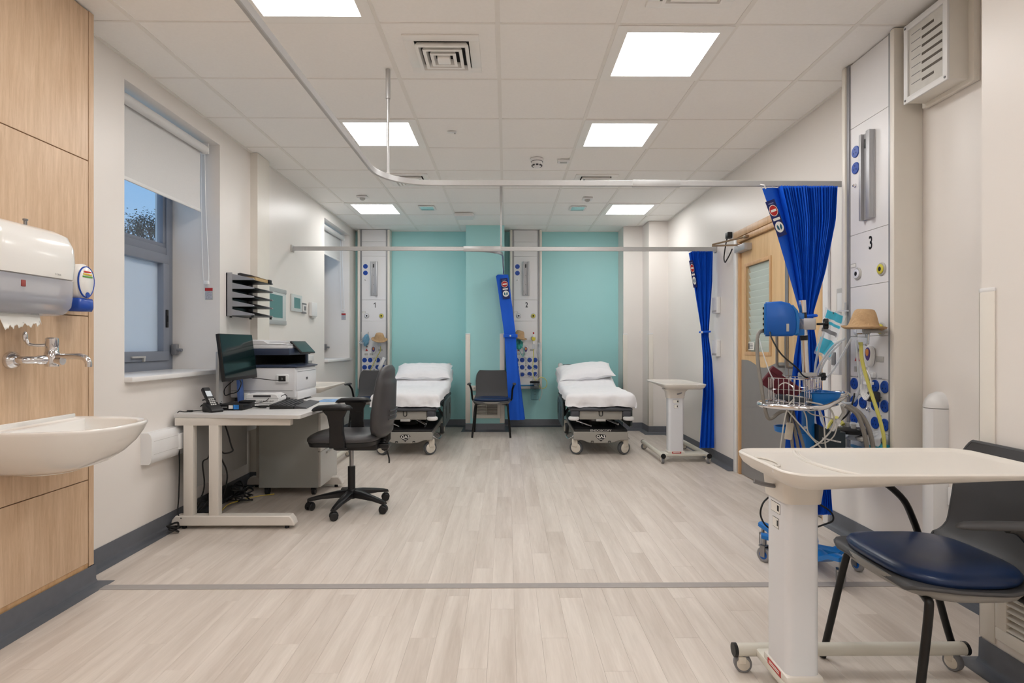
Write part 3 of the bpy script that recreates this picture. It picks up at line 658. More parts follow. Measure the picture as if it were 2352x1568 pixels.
rr = random.Random(11)
def tangle(cx, cy, n, sp, h): 
    P = []
    for k in range(n): a = k * 2.1 + rr.uniform(-.6, .6); P.append((cx + math.cos(a) * sp * rr.uniform(.4, 1), cy + math.sin(a) * sp * rr.uniform(.5, 1.3), .012 + abs(rr.gauss(0, h))))
    return P
lead('floor_tangle', 'tangle of black cables on the floor behind the near desk foot', tangle(-2.0, 3.78, 20, .075, .05), .0055)
lead('floor_tangle', 'black cable coils trailing along the skirting under the desk', tangle(-1.97, 4.22, 22, .10, .06), .0055)
lead('floor_tangle', 'small black cable heap on the skirting beside the desk foot', tangle(-2.06, 3.53, 12, .035, .035), .006)
lead('yellow_cable', 'yellow network cable lying along the skirting under the desk', [(-1.99, 3.75, .012), (-1.97, 3.9, .012), (-1.98, 4.05, .03), (-1.95, 4.2, .022), (-1.90, 4.35, .01), (-1.8, 4.42, .008)], .003, mat('yellow_cable', (214, 190, 70), .5, var=(9, .05)))
tag(MB().rb(-2.09, 3.98, .05, -2.03, 4.36, .13, .006).build('extension_block', M_black), 'black extension block strapped low on the wall under the desk', 'extension block')

# dado trunking and socket
t = thing('dado_trunking', 'white plastic dado trunking on the wall behind the desk', 'cable trunking', (WL, 3.34, 0), LEFT)
pr = [(0, .465), (-.045, .465), (-.055, .475), (-.062, .50), (-.062, .61), (-.055, .632), (-.042, .645), (0, .645)]
MB().prism(pr, .006, 1.42, 'x').build('trunk', M_white, t)
MB().prism([(y * 1.06, .555 + (z - .555) * 1.03) for y, z in pr], .0, .02, 'x').build('end_cap', M_white, t)
MB().box(.02, -.0628, .518, 1.42, -.0615, .5195).box(.02, -.0628, .595, 1.42, -.0615, .5965).build('lid_joint', M_lgrey, t)
MB().rb(.27, -.078, .505, .42, -.06, .605, .004).build('socket_plate', M_white, t)
tag(MB().rb(-2.061, 3.655, .535, -2.02, 3.70, .585, .008).build('mains_plug', M_black), 'black mains plug in the trunking behind the near desk upright', 'plug')

# wall file rack
M_rack = mat('rack_grey_steel', (156, 157, 162), .4, .0, var=(12, .02)); M_rackd = mat('rack_inner_dark', (38, 42, 44), .4, .2, var=(12, .05))
t = thing('file_rack', 'grey steel five-tier letter rack fixed to the wall', 'file rack', (WL, 4.35, 1.385), LEFT)
MB().rb(0, -.012, 0, .365, -.0005, .33, .002).build('back_plate', M_rackd, t)
for s in (0, .352): MB().rb(s, -.045, 0, s + .012, -.0, .332, .002).build('side_upright', M_rack, t)
for k in range(5):
    z = .004 + k * .0675
    s = MB().box(.004, -.205, z, .361, -.01, z + .003).build('shelf', M_rackd, t)
    for x in (.001, .352):
        MB().prism([(-.012, z), (-.2, z), (-.212, z + .004), (-.208, z + .012), (-.012, z + .055)], x, x + .012, 'x', ch=.001).build('shelf_cheek', M_rack, s)
    for x in (.03, .31): MB().cyl((x, -.03, z + .004), (x, -.03, z + .018), .006, 8).build('screw', M_lgrey, s)
for x in (.015, .35):
    for y in (-.03, -.195): MB().cyl((x, y, -.012), (x, y, .004), .009, 10).build('rubber_foot', M_black, t)
bk = thing('book_stack', 'brown pad of papers on top of the wall rack', 'papers', (WL, 4.40, 1.385 + .277), LEFT)
MB().rb(.03, -.19, 0, .28, -.03, .028, .002).build('paper_block', mat('manila_paper', (190, 164, 120), .8, var=(60, .1), stretch=(1, 1, 30)), bk)
MB().rb(.028, -.192, .028, .282, -.028, .032, .001).build('cover_sheet', mat('brown_card', (150, 120, 78), .7, var=(9, .05)), bk)
hp = thing('hole_punch', 'grey hole punch lying on the papers on the wall rack', 'hole punch', (WL, 4.47, 1.385 + .31), LEFT)
MB().prism([(-.03, 0), (-.15, 0), (-.155, .01), (-.14, .016), (-.05, .034), (-.03, .03)], .0, .13, 'x', ch=.004).build('punch_lever', M_dgrey, hp)
MB().rb(.02, -.165, -.0, .11, -.02, .01, .003).build('punch_base', M_mgrey, hp)
tag(MB().rb(0, 0, 0, .05, .05, .035, .006).build('tape_dispenser', M_black), 'small black stapler at the front corner of the wall rack', 'stapler')
bpy.data.objects['tape_dispenser'].name = 'stapler'; o = bpy.data.objects['stapler']; o.location = (WL + .155, 4.655, 1.662)

# framed boards and switches on the wall beyond
def frame_board(name, label, y0, y1, z0, z1, cat, bar=False):
    t = thing(name, label, cat, (WL, (y0 + y1) / 2, (z0 + z1) / 2), LEFT); h, v = (y1 - y0) / 2, (z1 - z0) / 2
    MB().rb(-h, -.018, -v, h, -.0005, v, .004).build('frame', mat('frame_pale_blue', (206, 214, 214), .4, var=(6, .01)), t)
    if bar:
        for s in (-1, 1): MB().rb(-h - .003, -.022, s * (v - .022) - .02, h + .003, -.001, s * (v - .022) + .02, .004).build('clamp_bar', M_alupaint, t)
    q = .62
    MB().box(-h * q, -.0192, -v * q, h * q, -.0178, v * q).build('glazed_sheet', mat('teal_sheet_glazed', (92, 132, 132), .15, var=(4, .02)), t)
frame_board('notice_frame', 'pale clamp frame with a teal sheet beside the letter rack', 5.02, 5.488, 1.35, 1.69, 'picture frame', True)
frame_board('picture_frame', 'small white picture frame with a teal centre on the left wall', 5.642, 5.915, 1.5, 1.67, 'picture frame')
t = thing('thermostat', 'small grey trimmed wall control beside the little picture frame', 'thermostat', (WL, 5.99, 1.545), LEFT)
MB().rb(-.06, -.012, -.055, .06, -.0005, .055, .006).build('plate', M_lgrey, t)
MB().rb(-.042, -.022, -.038, .042, -.01, .038, .005).build('cover', M_white, t)
MB().box(-.028, -.0228, -.022, .028, -.0215, .022).build('display', M_mgrey, t)
for z in (-.047, .047): MB().rb(-.058, -.018, z - .008, .058, -.011, z + .008, .003).build('clip_bar', M_mgrey, t)
t = thing('wall_box', 'plain white box mounted on the wall left of the far window', 'wall box', (WL, 6.25, 1.55), LEFT)
MB().rb(-.09, -.035, -.075, .09, -.0005, .075, .006).build('cover', M_white, t)
MB().rb(-.06, -.03, -.095, .06, -.001, -.072, .004).build('bottom_spout', M_lgrey, t)
t = thing('wall_box', 'low white socket box on the wall behind the printer', 'wall box', (WL, 6.15, 1.02), LEFT)
MB().rb(-.09, -.03, -.03, .09, -.0005, .03, .005).build('cover', M_white, t)
MB().rb(-.06, -.022, -.06, .06, -.001, -.028, .004).build('lower_step', M_lgrey, t)
# ---------------------------------------------------------------- bedhead trunking units
M_strip = mat('grey_strip', (150, 151, 154), .4, .3, var=(20, .02))
M_yel = mat('outlet_yellow', (206, 196, 70), .35, var=(9, .03)); M_outw = mat('outlet_white', (226, 228, 236), .3, var=(9, .02))
M_pulp = mat('moulded_pulp', (188, 156, 118), .95, bump=(70, .9, .006), var=(30, .08))
M_pinhole = mat('socket_slot_dark', (10, 24, 70), .6, var=(9, .05))
def bedhead_unit(number):
    t = thing('bedhead_unit', '', 'bedhead unit', (0, 0, 0), 0, 'bedhead service trunking units')
    zb = .566; F, P = -.15, -.13
    MB().box(-.222, P + .012, zb, .222, -.0005, CEIL - .002).build('back_box', M_cream, t)
    for s in (-1, 1):
        a, c = (s * .19, s * .225) if s > 0 else (s * .225, s * .19)
        MB().rb(a, F, zb, c, -.001, CEIL - .002, .008, 2).build('side_profile', M_cream, t)
        a, c = (s * .168, s * .192) if s > 0 else (s * .192, s * .168)
        MB().box(a, P - .009, zb + .01, c, P + .02, CEIL - .004).build('grey_strip', M_strip, t)
    for z0, z1 in zip((zb, .70, .985, 1.214, 1.492, 1.787, 2.396) + ((2.6,) if number < 3 else ()), (.70, .985, 1.214, 1.492, 1.787, 2.396) + ((2.6,) if number < 3 else ()) + (CEIL - .003,)):
        MB().rb(-.168, P, z0 + .001, .168, P + .014, z1 - .001, .001, 1).build('front_panel', M_panel, t)
    def sock(x, z):
        k = MB().prism(circ(x, z, .0325, 28), P + .001, P - .006, 'y', ch=.002).build('socket', M_blue, t)
        m = MB()
        for dx, dz in ((0, .012), (-.011, -.008), (.011, -.008)): m.box(x + dx - .0025, P - .0066, z + dz - .004, x + dx + .0025, P - .0058, z + dz + .004)
        o = m.build('pin_slots', M_pinhole, k); o['kind'] = 'stuff'
    for z in (.947, .847, .75):
        for x in (-.13, -.052, .052, .13): sock(x, z)
        for x in (-.092, .09): MB().box(x - .014, P - .0008, z + .041, x + .014, P + .0005, z + .045).build('circuit_label', M_mgrey, t)
    for z in (2.254, 2.162): sock(-.118, z)
    def stud(x, z, r=.0085): MB().lathe([(0, 0), (r * 1.3, 0), (r * 1.3, -.004), (r, -.005), (r, -.014), (r * .5, -.018), (0, -.018)], (x, P, z), 14, 'y').build('earth_stud', M_chrome, t)
    stud(-.12, 2.064, .008)
    for z in (.975, .905, .87, .815): stud(0.0, z)
    for x, m in ((-.1, M_outw), (.104, M_yel)):
        o = MB().lathe([(0, 0), (.034, 0), (.035, -.004), (.031, -.008), (.0, -.008)], (x, P, 1.564), 28, 'y').build('gas_outlet', M_lgrey, t)
        MB().lathe([(.012, -.008), (.025, -.008), (.026, -.011), (.022, -.014), (.013, -.014), (.012, -.01)], (x, P, 1.564), 24, 'y').build('outlet_ring', m, o)
        MB().lathe([(0, -.008), (.012, -.008), (.012, -.0125), (.006, -.0135), (0, -.0135)], (x, P, 1.564), 16, 'y').build('outlet_core', M_black, o)
    for x, m in ((-.1, M_outw), (.104, M_yel)):
        o = MB().lathe([(0, 0), (.034, 0), (.035, -.004), (.031, -.008), (.0, -.008)], (x, P, 1.25), 28, 'y').build('gas_outlet', M_lgrey, t)
        MB().lathe([(.012, -.008), (.025, -.008), (.026, -.011), (.022, -.014), (.013, -.014), (.012, -.01)], (x, P, 1.25), 24, 'y').build('outlet_ring', m, o)
    r = MB().rb(-.045, P - .012, 1.847, .052, P + .001, 2.32, .002, 1).build('equipment_rail', M_alu, t)
    for x0, x1, d in ((-.045, -.027, .03), (.02, .052, .034)): MB().rb(x0, P - d, 1.847, x1, P - .01, 2.32, .003).build('rail_rib', M_alu, r)
    MB().rb(-.01, P - .024, 2.235, .004, P - .011, 2.285, .003).build('rail_catch', M_black, r)
    for z in (1.868, 2.0, 2.13): MB().lathe([(0, 0), (.006, 0), (.005, -.004), (0, -.005)], (-.003, P - .012, z), 10, 'y').build('rail_screw', M_steel, r)
    if number == 1: MB().prism([(.012, 1.679), (.021, 1.679), (.021, 1.751), (.014, 1.751), (.004, 1.738), (-.006, 1.733), (-.006, 1.725), (.004, 1.728), (.012, 1.734)], P + .0005, P - .0008, 'y').build('bay_number', M_ink, t)
    else: text(str(number), .1, TF(.012, P - .0004, 1.715), M_ink, 'bay_number', t, sx=.72, bold=True)
    MB().box(-.166, P - .0012, 1.603, -.116, P - .0002, 1.627).build('label_plate', M_lgrey, t)
    MB().box(-.162, P - .0016, 1.607, -.12, P - .0011, 1.623).build('label_face', M_paper, t)
    if number < 3:
        MB().box(-.05, P - .001, 2.47, .03, P + .0005, 2.51).build('notice_sticker', M_paper, t)
        MB().box(-.045, P - .0014, 2.495, .02, P - .0009, 2.501).build('notice_print', M_lgrey, t)
    # call point
    MB().prism([(-.118, 1.075), (-.082, 1.075), (-.1, 1.107)], P + .001, P - .008, 'y', ch=.001).build('call_button', M_red, t)
    MB().lathe([(0, 0), (.012, 0), (.011, -.005), (0, -.006)], (-.1, P, 1.135), 16, 'y').build('call_lamp', M_mgrey, t)
    for x in (-.13, -.105, -.06, -.035): MB().rb(x, P - .004, 1.015, x + .02, P + .001, 1.045, .002).build('data_outlet', M_lgrey, t)
    MB().rb(.06, P - .004, 1.075, .12, P + .001, 1.105, .004).build('blank_plate', M_lgrey, t)
    MB().rb(-.222, F - .004, zb - .02, .222, -.001, zb + .012, .004).build('bottom_ledge', M_lgrey, t)
    MB().rb(-.15, P - .012, .585, .12, P + .001, .602, .004).build('blue_edge', mat('ledge_blue', (46, 128, 176), .4, var=(9, .03)), t)
    return t
UNITS = [(-1.85, WB, BACK), (.27, WB, BACK), (WR, 3.065, RIGHT)]
for k, (x, y, r_) in enumerate(UNITS):
    u = bedhead_unit(k + 1); u.location = (x, y, 0); u.rotation_euler = (0, 0, r_)
    u['label'] = ('tall white bedhead unit numbered one left of the first bed', 'tall white bedhead unit numbered two between the curtain and right bed', 'tall white bedhead unit numbered three on the right wall')[k]

# pulp hats, handsets, masks and tubing hung on the units -------------------------------------------------
def U(k):                                     # placement of a thing on unit k (1..3)
    x, y, r_ = UNITS[k - 1]; return Matrix.Translation((x, y, 0)) @ Euler((0, 0, r_)).to_matrix().to_4x4()
def put(o, k): o.matrix_world = U(k); return o
def onunit(name, label, cat, k, group=None):
    t = thing(name, label, cat, (0, 0, 0), 0, group); x, y, r_ = UNITS[k - 1]; t.location = (x, y, 0); t.rotation_euler = (0, 0, r_); return t
def hat(k, x, y, z, s, tilt, label):
    M = Matrix.Translation((x, y, z)) @ Euler(tilt).to_matrix().to_4x4() @ Matrix.Scale(s, 4)
    t = onunit('pulp_bowl', label, 'pulp bowl', k, 'moulded pulp bowls on the bedhead units')
    pr = [(.001, .118), (.05, .118), (.062, .112), (.074, .09), (.09, .04), (.098, .016), (.108, .004), (.13, -.006), (.143, -.004), (.147, .002), (.146, -.004), (.13, -.013), (.1, -.006), (.09, .01), (.066, .09), (.055, .104), (.001, .11)]
    b = MB(); n = 48; rings = []
    for r_, h in pr:
        rings.append([tuple(M @ Vector((r_ * math.cos(2 * PI * j / n) * (1 + .02 * math.sin(3 * 2 * PI * j / n)), r_ * .86 * math.sin(2 * PI * j / n), h + (.006 * math.sin(2 * 2 * PI * j / n + 1) if r_ > .12 else 0)))) for j in range(n)])
    b.loft(rings); b.build('bowl', M_pulp, t, sharp=80)
    # jar lid that carries the bowl, pushed into the gas outlet
    q = Vector((x, y, z)); c = MB()
    c.lathe([(0, .0), (.04 * s, 0), (.043 * s, -.008), (.043 * s, -.02), (.036 * s, -.024), (.032 * s, -.075), (.02 * s, -.085), (0, -.085)], (q.x, q.y, q.z - .012), 20)
    c.build('flow_jar', M_clear, t); 
    MB().tube([(q.x, q.y, q.z - .02), (q.x, -.13, q.z - .02)], .011, 10).build('outlet_probe', M_lgrey, t)
    return t
hat(1, .10, -.24, 1.235, .76, (.38, .12, 0), 'upturned tan pulp bowl on bedhead unit one')
hat(2, -.10, -.24, 1.265, .78, (.15, .28, 0), 'small tan pulp bowl half behind the hanging blue curtain')
hat(3, .14, -.25, 1.258, .78, (-.05, .04, 0), 'large rough tan pulp bowl on bedhead unit three')
M_purple = mat('handset_purple', (86, 66, 132), .4, var=(9, .03))
for k, lb in ((1, 'white and purple call handset on bedhead unit one'), (2, 'white and purple call handset on bedhead unit two'), (3, 'white and purple call handset on bedhead unit three')):
    t = onunit('call_handset', lb, 'call handset', k, 'patient call handsets')
    x, z = (0.0, 1.085) if k < 3 else (.03, 1.105)
    ov = [(x + .03 * math.cos(a) * (1 + .12 * math.sin(a)), z + .058 * math.sin(a)) for a in [2 * PI * j / 26 for j in range(26)]]
    MB().prism(ov, -.1315, -.158, 'y', ch=.006).build('body', M_white, t, sharp=60)
    MB().prism([(x + (a - x) * .72, z + .012 + (c - z) * .62) for a, c in ov], -.156, -.1605, 'y', ch=.002).build('purple_face', M_purple, t)
    MB().prism([(x + (a - x) * .42, z + .02 + (c - z) * .34) for a, c in ov], -.1595, -.163, 'y', ch=.001).build('call_symbol', mat('handset_orange', (224, 150, 84), .4, var=(9, .03)), t)
    MB().rb(x - .022, -.15, z - .115, x + .03, -.131, z - .085, .004).build('handset_clip', M_white, t)
    MB().tube(spline([(x, -.15, z - .055), (x + .004, -.16, z - .09), (x - .012, -.165, z - .13), (x + .01, -.16, z - .18), (x + .04, -.165, z - .2)], 6), .0025, 6).build('flex', M_white, t)
M_bluefilm = mat('mask_bag_blue', (120, 176, 206), .3, alpha=.75, var=(20, .15)); M_aquafilm = mat('mask_aqua', (70, 190, 180), .3, alpha=.8, var=(14, .12))
def maskbag(k, x, z, wd, ht, label, m, tilt=0.):
    t = onunit('oxygen_mask', label, 'oxygen mask', k)
    rnd = random.Random(k)
    def fn(u, v):
        a = 2 * PI * u; e = math.sin(PI * min(1, v * .94 + .03)) ** .6
        wob = 1 + .16 * math.sin(5 * a + v * 7) + .1 * math.sin(9 * a - v * 11)
        xx = math.cos(a) * wd * e * wob; yy = math.sin(a) * .035 * e * wob - .175; zz = ht * (1 - 2 * v)
        return (x + xx * math.cos(tilt) + zz * math.sin(tilt), yy, z + zz * math.cos(tilt) - xx * math.sin(tilt))
    MB().grid(fn, 28, 14, True).build('bag', m, t, sharp=60)
    MB().tube([(x + ht * math.sin(tilt), -.17, z + ht), (x + ht * math.sin(tilt), -.131, z + ht + .012)], .004, 6).build('hook', M_chrome, t)
    return t
maskbag(1, -.10, 1.225, .042, .085, 'pale blue bagged mask hanging on bedhead unit one', M_bluefilm, .15)
t = maskbag(2, -.10, 1.165, .055, .07, 'green oxygen mask hanging below the pulp bowl on bedhead unit two', M_aquafilm, -.1)
MB().tube(spline([(-.1, -.2, 1.1), (-.07, -.19, 1.04), (-.04, -.19, 1.0), (-.03, -.18, 1.08), (-.05, -.18, 1.13)], 6), .004, 6).build('mask_tube', M_aquafilm, t)
def flow_tube(k, label, P, r, m, name='oxygen_tube'): 
    t = MB().tube(spline(P, 8), r, 8).build(name, m); x, y, r_ = UNITS[k - 1]; t.location = (x, y, 0); t.rotation_euler = (0, 0, r_); return tag(t, label, 'tube')
M_ytube = mat('yellow_tubing', (214, 208, 112), .35, var=(9, .03)); M_ctube = mat('clear_tubing', (220, 226, 230), .15, alpha=.55, var=(9, .03)); M_gtube = mat('pale_grey_tubing', (206, 206, 200), .35, var=(9, .03))
flow_tube(1, 'yellow tube hanging from the pulp bowl on bedhead unit one', [(.115, -.25, 1.14), (.11, -.22, 1.08), (.05, -.2, .98), (-.01, -.2, .86), (-.05, -.2, .76), (-.06, -.19, .66)], .006, M_ytube)
t = onunit('white_handset', 'white corded handset hanging across the sockets of bedhead unit one', 'handset', 1)
MB().mtx(Matrix.Translation((.125, -.2, .905)) @ Euler((0, .42, 0)).to_matrix().to_4x4()).rb(-.026, -.02, -.09, .026, .02, .09, .012, 2).build('body', M_white, t)
MB().tube(spline([(.09, -.2, .98), (.06, -.19, 1.06), (.05, -.19, .95), (.02, -.19, .85), (.07, -.19, .8), (.1, -.19, .7)], 7), .004, 6).build('cord', M_white, t)
for x in (-.165, -.07): 
    t = onunit('gas_stem', 'thin chrome stem standing at the %s of bedhead unit one' % ('left edge' if x < -.1 else 'bagged mask'), 'gas stem', 1)
    MB().tube([(x, -.16, 1.24), (x, -.16, 1.34)], .006, 8).build('stem', M_lgrey, t)
    MB().tube([(x, -.16, 1.25), (x, -.129, 1.25)], .009, 8).build('probe', M_chrome, t)
t = onunit('tubing_coil', 'coil of clear tubing beside the bagged mask on bedhead unit one', 'tubing', 1)
MB().tube(spline([(-.16, -.17, 1.22), (-.19, -.19, 1.19), (-.15, -.2, 1.18), (-.11, -.2, 1.2), (-.13, -.19, 1.24), (-.17, -.18, 1.2), (-.12, -.19, 1.17), (-.09, -.18, 1.21)], 7), .006, 7).build('coil', M_ctube, t)
# unit 2: flowmeter, bag, canister
t = onunit('suction_gauge', 'white suction gauge with yellow dial on bedhead unit two', 'suction gauge', 2)
MB().cyl((.104, -.2, 1.17), (.104, -.2, 1.31), .016, 14).cyl((.104, -.2, 1.25), (.104, -.131, 1.25), .014, 12).build('gauge_body', M_white, t)
MB().lathe([(0, 0), (.026, 0), (.027, -.012), (.022, -.018), (0, -.018)], (.104, -.21, 1.24), 20, 'y').build('dial', M_yel, t)
MB().cyl((.104, -.2, 1.31), (.104, -.2, 1.335), .011, 12).build('knob', M_red, t)
MB().cyl((.104, -.2, 1.1), (.104, -.2, 1.17), .021, 14).build('trap_jar', M_clear, t)
flow_tube(2, 'yellow tube running from the suction gauge to the canister on bedhead unit two', [(.104, -.2, 1.1), (.1, -.205, .95), (.095, -.21, .8), (.11, -.22, .7), (.13, -.23, .665)], .006, M_ytube)
flow_tube(2, 'loop of yellow tubing beside the canister of bedhead unit two', [(.15, -.24, .67), (.19, -.24, .71), (.25, -.23, .70), (.29, -.22, .64), (.27, -.21, .57), (.21, -.21, .56), (.18, -.21, .6)], .005, M_ytube)
flow_tube(2, 'white tube dangling under bedhead unit two', [(.17, -.23, .66), (.2, -.23, .6), (.22, -.22, .5), (.2, -.22, .43), (.18, -.21, .38)], .0045, M_gtube)
flow_tube(2, 'white wires crossing the sockets of bedhead unit two', [(.0, -.17, .99), (.03, -.18, .9), (.09, -.19, .85), (.16, -.19, .8), (.12, -.19, .72), (.02, -.18, .74), (-.06, -.17, .78), (-.08, -.17, .72)], .004, M_gtube)
t = onunit('film_pack', 'clear plastic strip pack hanging on the right edge of bedhead unit two', 'plastic pack', 2)
MB().grid(lambda u, v: (.155 + .05 * u + .006 * math.sin(v * 9), -.165 - .012 * math.sin(u * PI) - .005 * math.sin(v * 17), 1.19 - .25 * v), 6, 20).build('pack', M_clearthin, t, solid=.001)
MB().tube([(.18, -.165, 1.19), (.18, -.149, 1.2)], .004, 6).build('hook', M_chrome, t)
def canister(k, x, y, z, r, h, label):
    t = onunit('suction_canister', label, 'suction canister', k, 'suction canisters')
    MB().lathe([(r * .84, 0), (r * .86, .0), (r, h), (r * .96, h), (r * .82, .006), (0, .006), (0, 0)], (x, y, z), 28).build('jar', M_clear, t)
    MB().lathe([(0, 0), (r * 1.1, 0), (r * 1.12, .006), (r * 1.12, .018), (r * .95, .026), (0, .028)], (x, y, z + h), 28).build('lid', M_black, t)
    for j in range(5): MB().tube([(x + r * .98 * math.cos(-PI / 2 + a), y + r * .98 * math.sin(-PI / 2 + a), z + h * (.2 + j * .15)) for a in (-.25, 0, .25)], .0014, 5).build('scale_mark', M_dgrey, t)
    MB().tube([(x, y + r * .9, z + h - .02), (x, max(y + r + .02, -.131) if y + r < -.131 else -.131, z + h - .02)], .016, 8).build('bracket', M_lgrey, t)
    for s in (-.4, .35): MB().cyl((x + s * r, y, z + h + .025), (x + s * r, y, z + h + .05), .012, 10).build('port', M_lgrey, t)
    return t
canister(2, .12, -.235, .40, .062, .235, 'clear graduated suction canister under bedhead unit two')
# unit 3
canister(3, .005, -.235, .50, .075, .19, 'clear suction canister with black lid on bedhead unit three')
flow_tube(3, 'thick yellow tube dropping from the pulp bowl on bedhead unit three', [(.135, -.26, 1.18), (.13, -.25, 1.08), (.14, -.22, .95), (.17, -.19, .80), (.185, -.175, .7), (.185, -.17, .6)], .009, M_ytube)
flow_tube(3, 'yellow tube looping off the canister lid of bedhead unit three', [(-.02, -.26, .73), (-.07, -.27, .76), (-.1, -.29, .71), (-.09, -.3, .62), (-.07, -.3, .52)], .011, M_ytube)
t = onunit('mask_pack', 'sealed mask pack with aqua print hanging left of bedhead unit three', 'mask pack', 3)
pm = Matrix.Translation((-.145, -.27, 1.225)) @ Euler((0, .36, .25)).to_matrix().to_4x4() @ Matrix.Scale(1.3, 4)
def pk(u, v): return tuple(pm @ Vector((.115 * (u - .5) * (1 - .12 * v), .016 * math.sin(PI * u) * math.sin(PI * v) + .004 * math.sin(u * 14 + v * 9), .125 * (1 - 2 * v) * .85)))
def pk2(u, v): p = pk(u, v); return (p[0], -.54 - p[1], p[2])
MB().grid(pk, 12, 14).build('pack_film', M_clearthin, t, solid=.0012)
for v0, v1, m in ((.03, .2, 'a'), (.26, .32, 'a'), (.62, .93, 'a'), (.42, .5, 'k')):
    mm = mat('pack_aqua', (44, 178, 206), .4, alpha=.92, var=(14, .06)) if m == 'a' else M_mgrey
    MB().grid(lambda u, v: tuple(Vector(pk(.1 + .8 * u, v0 + (v1 - v0) * v)) + Vector((0, -.003, 0))), 8, 3).build('printed_band', mm, t)
MB().tube([(-.11, -.262, 1.345), (-.14, -.2, 1.36), (-.165, -.145, 1.36)], .004, 6).build('hook', M_chrome, t)
MB().rb(-.185, -.155, 1.335, -.172, -.15, 1.41, .002).build('hanger_slot', M_lgrey, t)
for j, (lb, P) in enumerate((('long loop of clear tubing hanging in front of bedhead unit three', [(-.02, -.27, 1.18), (-.1, -.3, 1.1), (-.21, -.29, .98), (-.225, -.28, .82), (-.19, -.28, .72), (-.1, -.28, .68), (-.02, -.27, .72)]),
                         ('straight clear tube dropping from the mask pack', [(-.155, -.29, 1.24), (-.21, -.3, 1.1), (-.24, -.3, .95), (-.235, -.3, .75), (-.22, -.29, .66)]),
                         ('clear tube sweeping across the left edge of bedhead unit three', [(.02, -.24, 1.2), (-.06, -.29, 1.03), (-.16, -.3, .965), (-.23, -.3, .95), (-.2, -.29, 1.05), (-.08, -.28, 1.16), (.0, -.26, 1.2)]),
                         ('clear tube curving over the upper sockets of bedhead unit three', [(.0, -.2, 1.19), (.03, -.21, 1.05), (.03, -.2, .95), (-.02, -.2, .86), (-.1, -.2, .84), (-.16, -.21, .86)]))):
    flow_tube(3, lb, P, .0065, M_ctube)
t = onunit('cable_hank', 'hank of white cable tied below the sockets of bedhead unit three', 'cable', 3)
for j in range(6):
    w_, h_ = .018 + .006 * j, .05 + .006 * j
    MB().tube(spline([(.078 + w_ * math.cos(a) * .9, -.18 - .004 * j, .955 + h_ * math.sin(a)) for a in [2 * PI * q / 10 for q in range(10)]], 4, True), .0032, 6, closed=True).build('cable_turn', M_white, t)
MB().rb(.06, -.205, .955, .096, -.165, .972, .004).build('tie', M_white, t)
MB().rb(.055, -.185, .865, .11, -.1365, .92, .01).build('plug', M_dgrey, t)
tag(MB().rb(0, 0, 0, .115, .05, .05, .006).build('aqua_tray', mat('aqua_plastic', (44, 150, 176), .4, var=(9, .03))), 'aqua plastic tray fixed low on bedhead unit three', 'tray')
o = bpy.data.objects['aqua_tray']; M_ = U(3) @ Matrix.Translation((.07, -.19, .605)); o.matrix_world = M_
t = onunit('rail_clamp', 'grey rail clamp with black knob beside the canister on bedhead unit three', 'clamp', 3)
MB().prism([(-.19, .66), (-.24, .66), (-.25, .675), (-.2, .69), (-.131, .68), (-.131, .655)], .06, .11, 'x', ch=.003).build('clamp_arm', M_lgrey, t)
MB().lathe([(0, 0), (.008, 0), (.008, .018), (.022, .02), (.024, .028), (.016, .036), (0, .038)], (.078, -.225, .688), 16).build('clamp_knob', M_black, t)
t = onunit('film_bag', 'crumpled clear plastic bag resting at the foot of bedhead unit three', 'plastic bag', 3)
MB().grid(lambda u, v: (-.12 + .3 * u, -.16 - .05 * v - .012 * math.sin(u * 13 + v * 5), .73 - .085 * v + .012 * math.sin(u * 9) * (1 - v) - .03 * u * (1 - v)), 30, 8).build('bag_film', mat('bag_film', (226, 228, 230), .18, alpha=.55, var=(30, .1)), t, solid=.001)
# ---------------------------------------------------------------- curtain rails and curtains
def railbar(path, name, t, m=M_alupaint, w_=.016, h=.034):
    P = [Vector(p) for p in path]; rings = []
    for i, p in enumerate(P):
        d = (P[min(i + 1, len(P) - 1)] - P[max(i - 1, 0)]); d.z = 0; d.normalize(); n = Vector((-d.y, d.x, 0))
        rings.append([tuple(p + n * a + Vector((0, 0, c))) for a, c in ((-w_ / 2, -h / 2 + .003), (-w_ / 2 + .003, -h / 2), (w_ / 2 - .003, -h / 2), (w_ / 2, -h / 2 + .003), (w_ / 2, h / 2 - .003), (w_ / 2 - .003, h / 2), (-w_ / 2 + .003, h / 2), (-w_ / 2, h / 2 - .003))])
    return MB().loft(rings).build(name, m, t, sharp=30)
ZR = 2.122
t = thing('curtain_rail', 'near aluminium cubicle curtain rail bending round a corner', 'curtain rail', (0, 0, 0))
R = .3
corner = [(-.735, 3.36 - R - .0, ZR)] + [(-.735 + R - R * math.cos(a), 3.36 - R + R * math.sin(a), ZR) for a in [PI / 2 * k / 10 for k in range(1, 11)]]
railbar([(-.735, Y0 + .002, ZR), (-.735, 1.5, ZR)] + corner + [(.6, 3.36, ZR), (WR - .002, 3.36, ZR)], 'rail_track', t)
MB().rb(.745, 3.35, ZR - .02, 1.03, 3.37, ZR + .02, .003).build('rail_joiner', M_alupaint, t)
t = thing('curtain_rail', 'far straight aluminium curtain rail spanning from wall to wall', 'curtain rail', (0, 0, 0))
railbar([(WL + .012, 5.68, ZR), (WR - .012, 5.68, ZR)], 'rail_track', t, h=.042)
for x in (WL, WR): MB().rb(min(x, x + math.copysign(.014, -x)), 5.645, ZR - .035, max(x, x + math.copysign(.014, -x)), 5.715, ZR + .035, .006).build('wall_plate', M_lgrey, t)
MB().rb(-.43, 5.668, ZR - .026, -.06, 5.692, ZR + .026, .003).build('rail_joiner', M_alupaint, t)
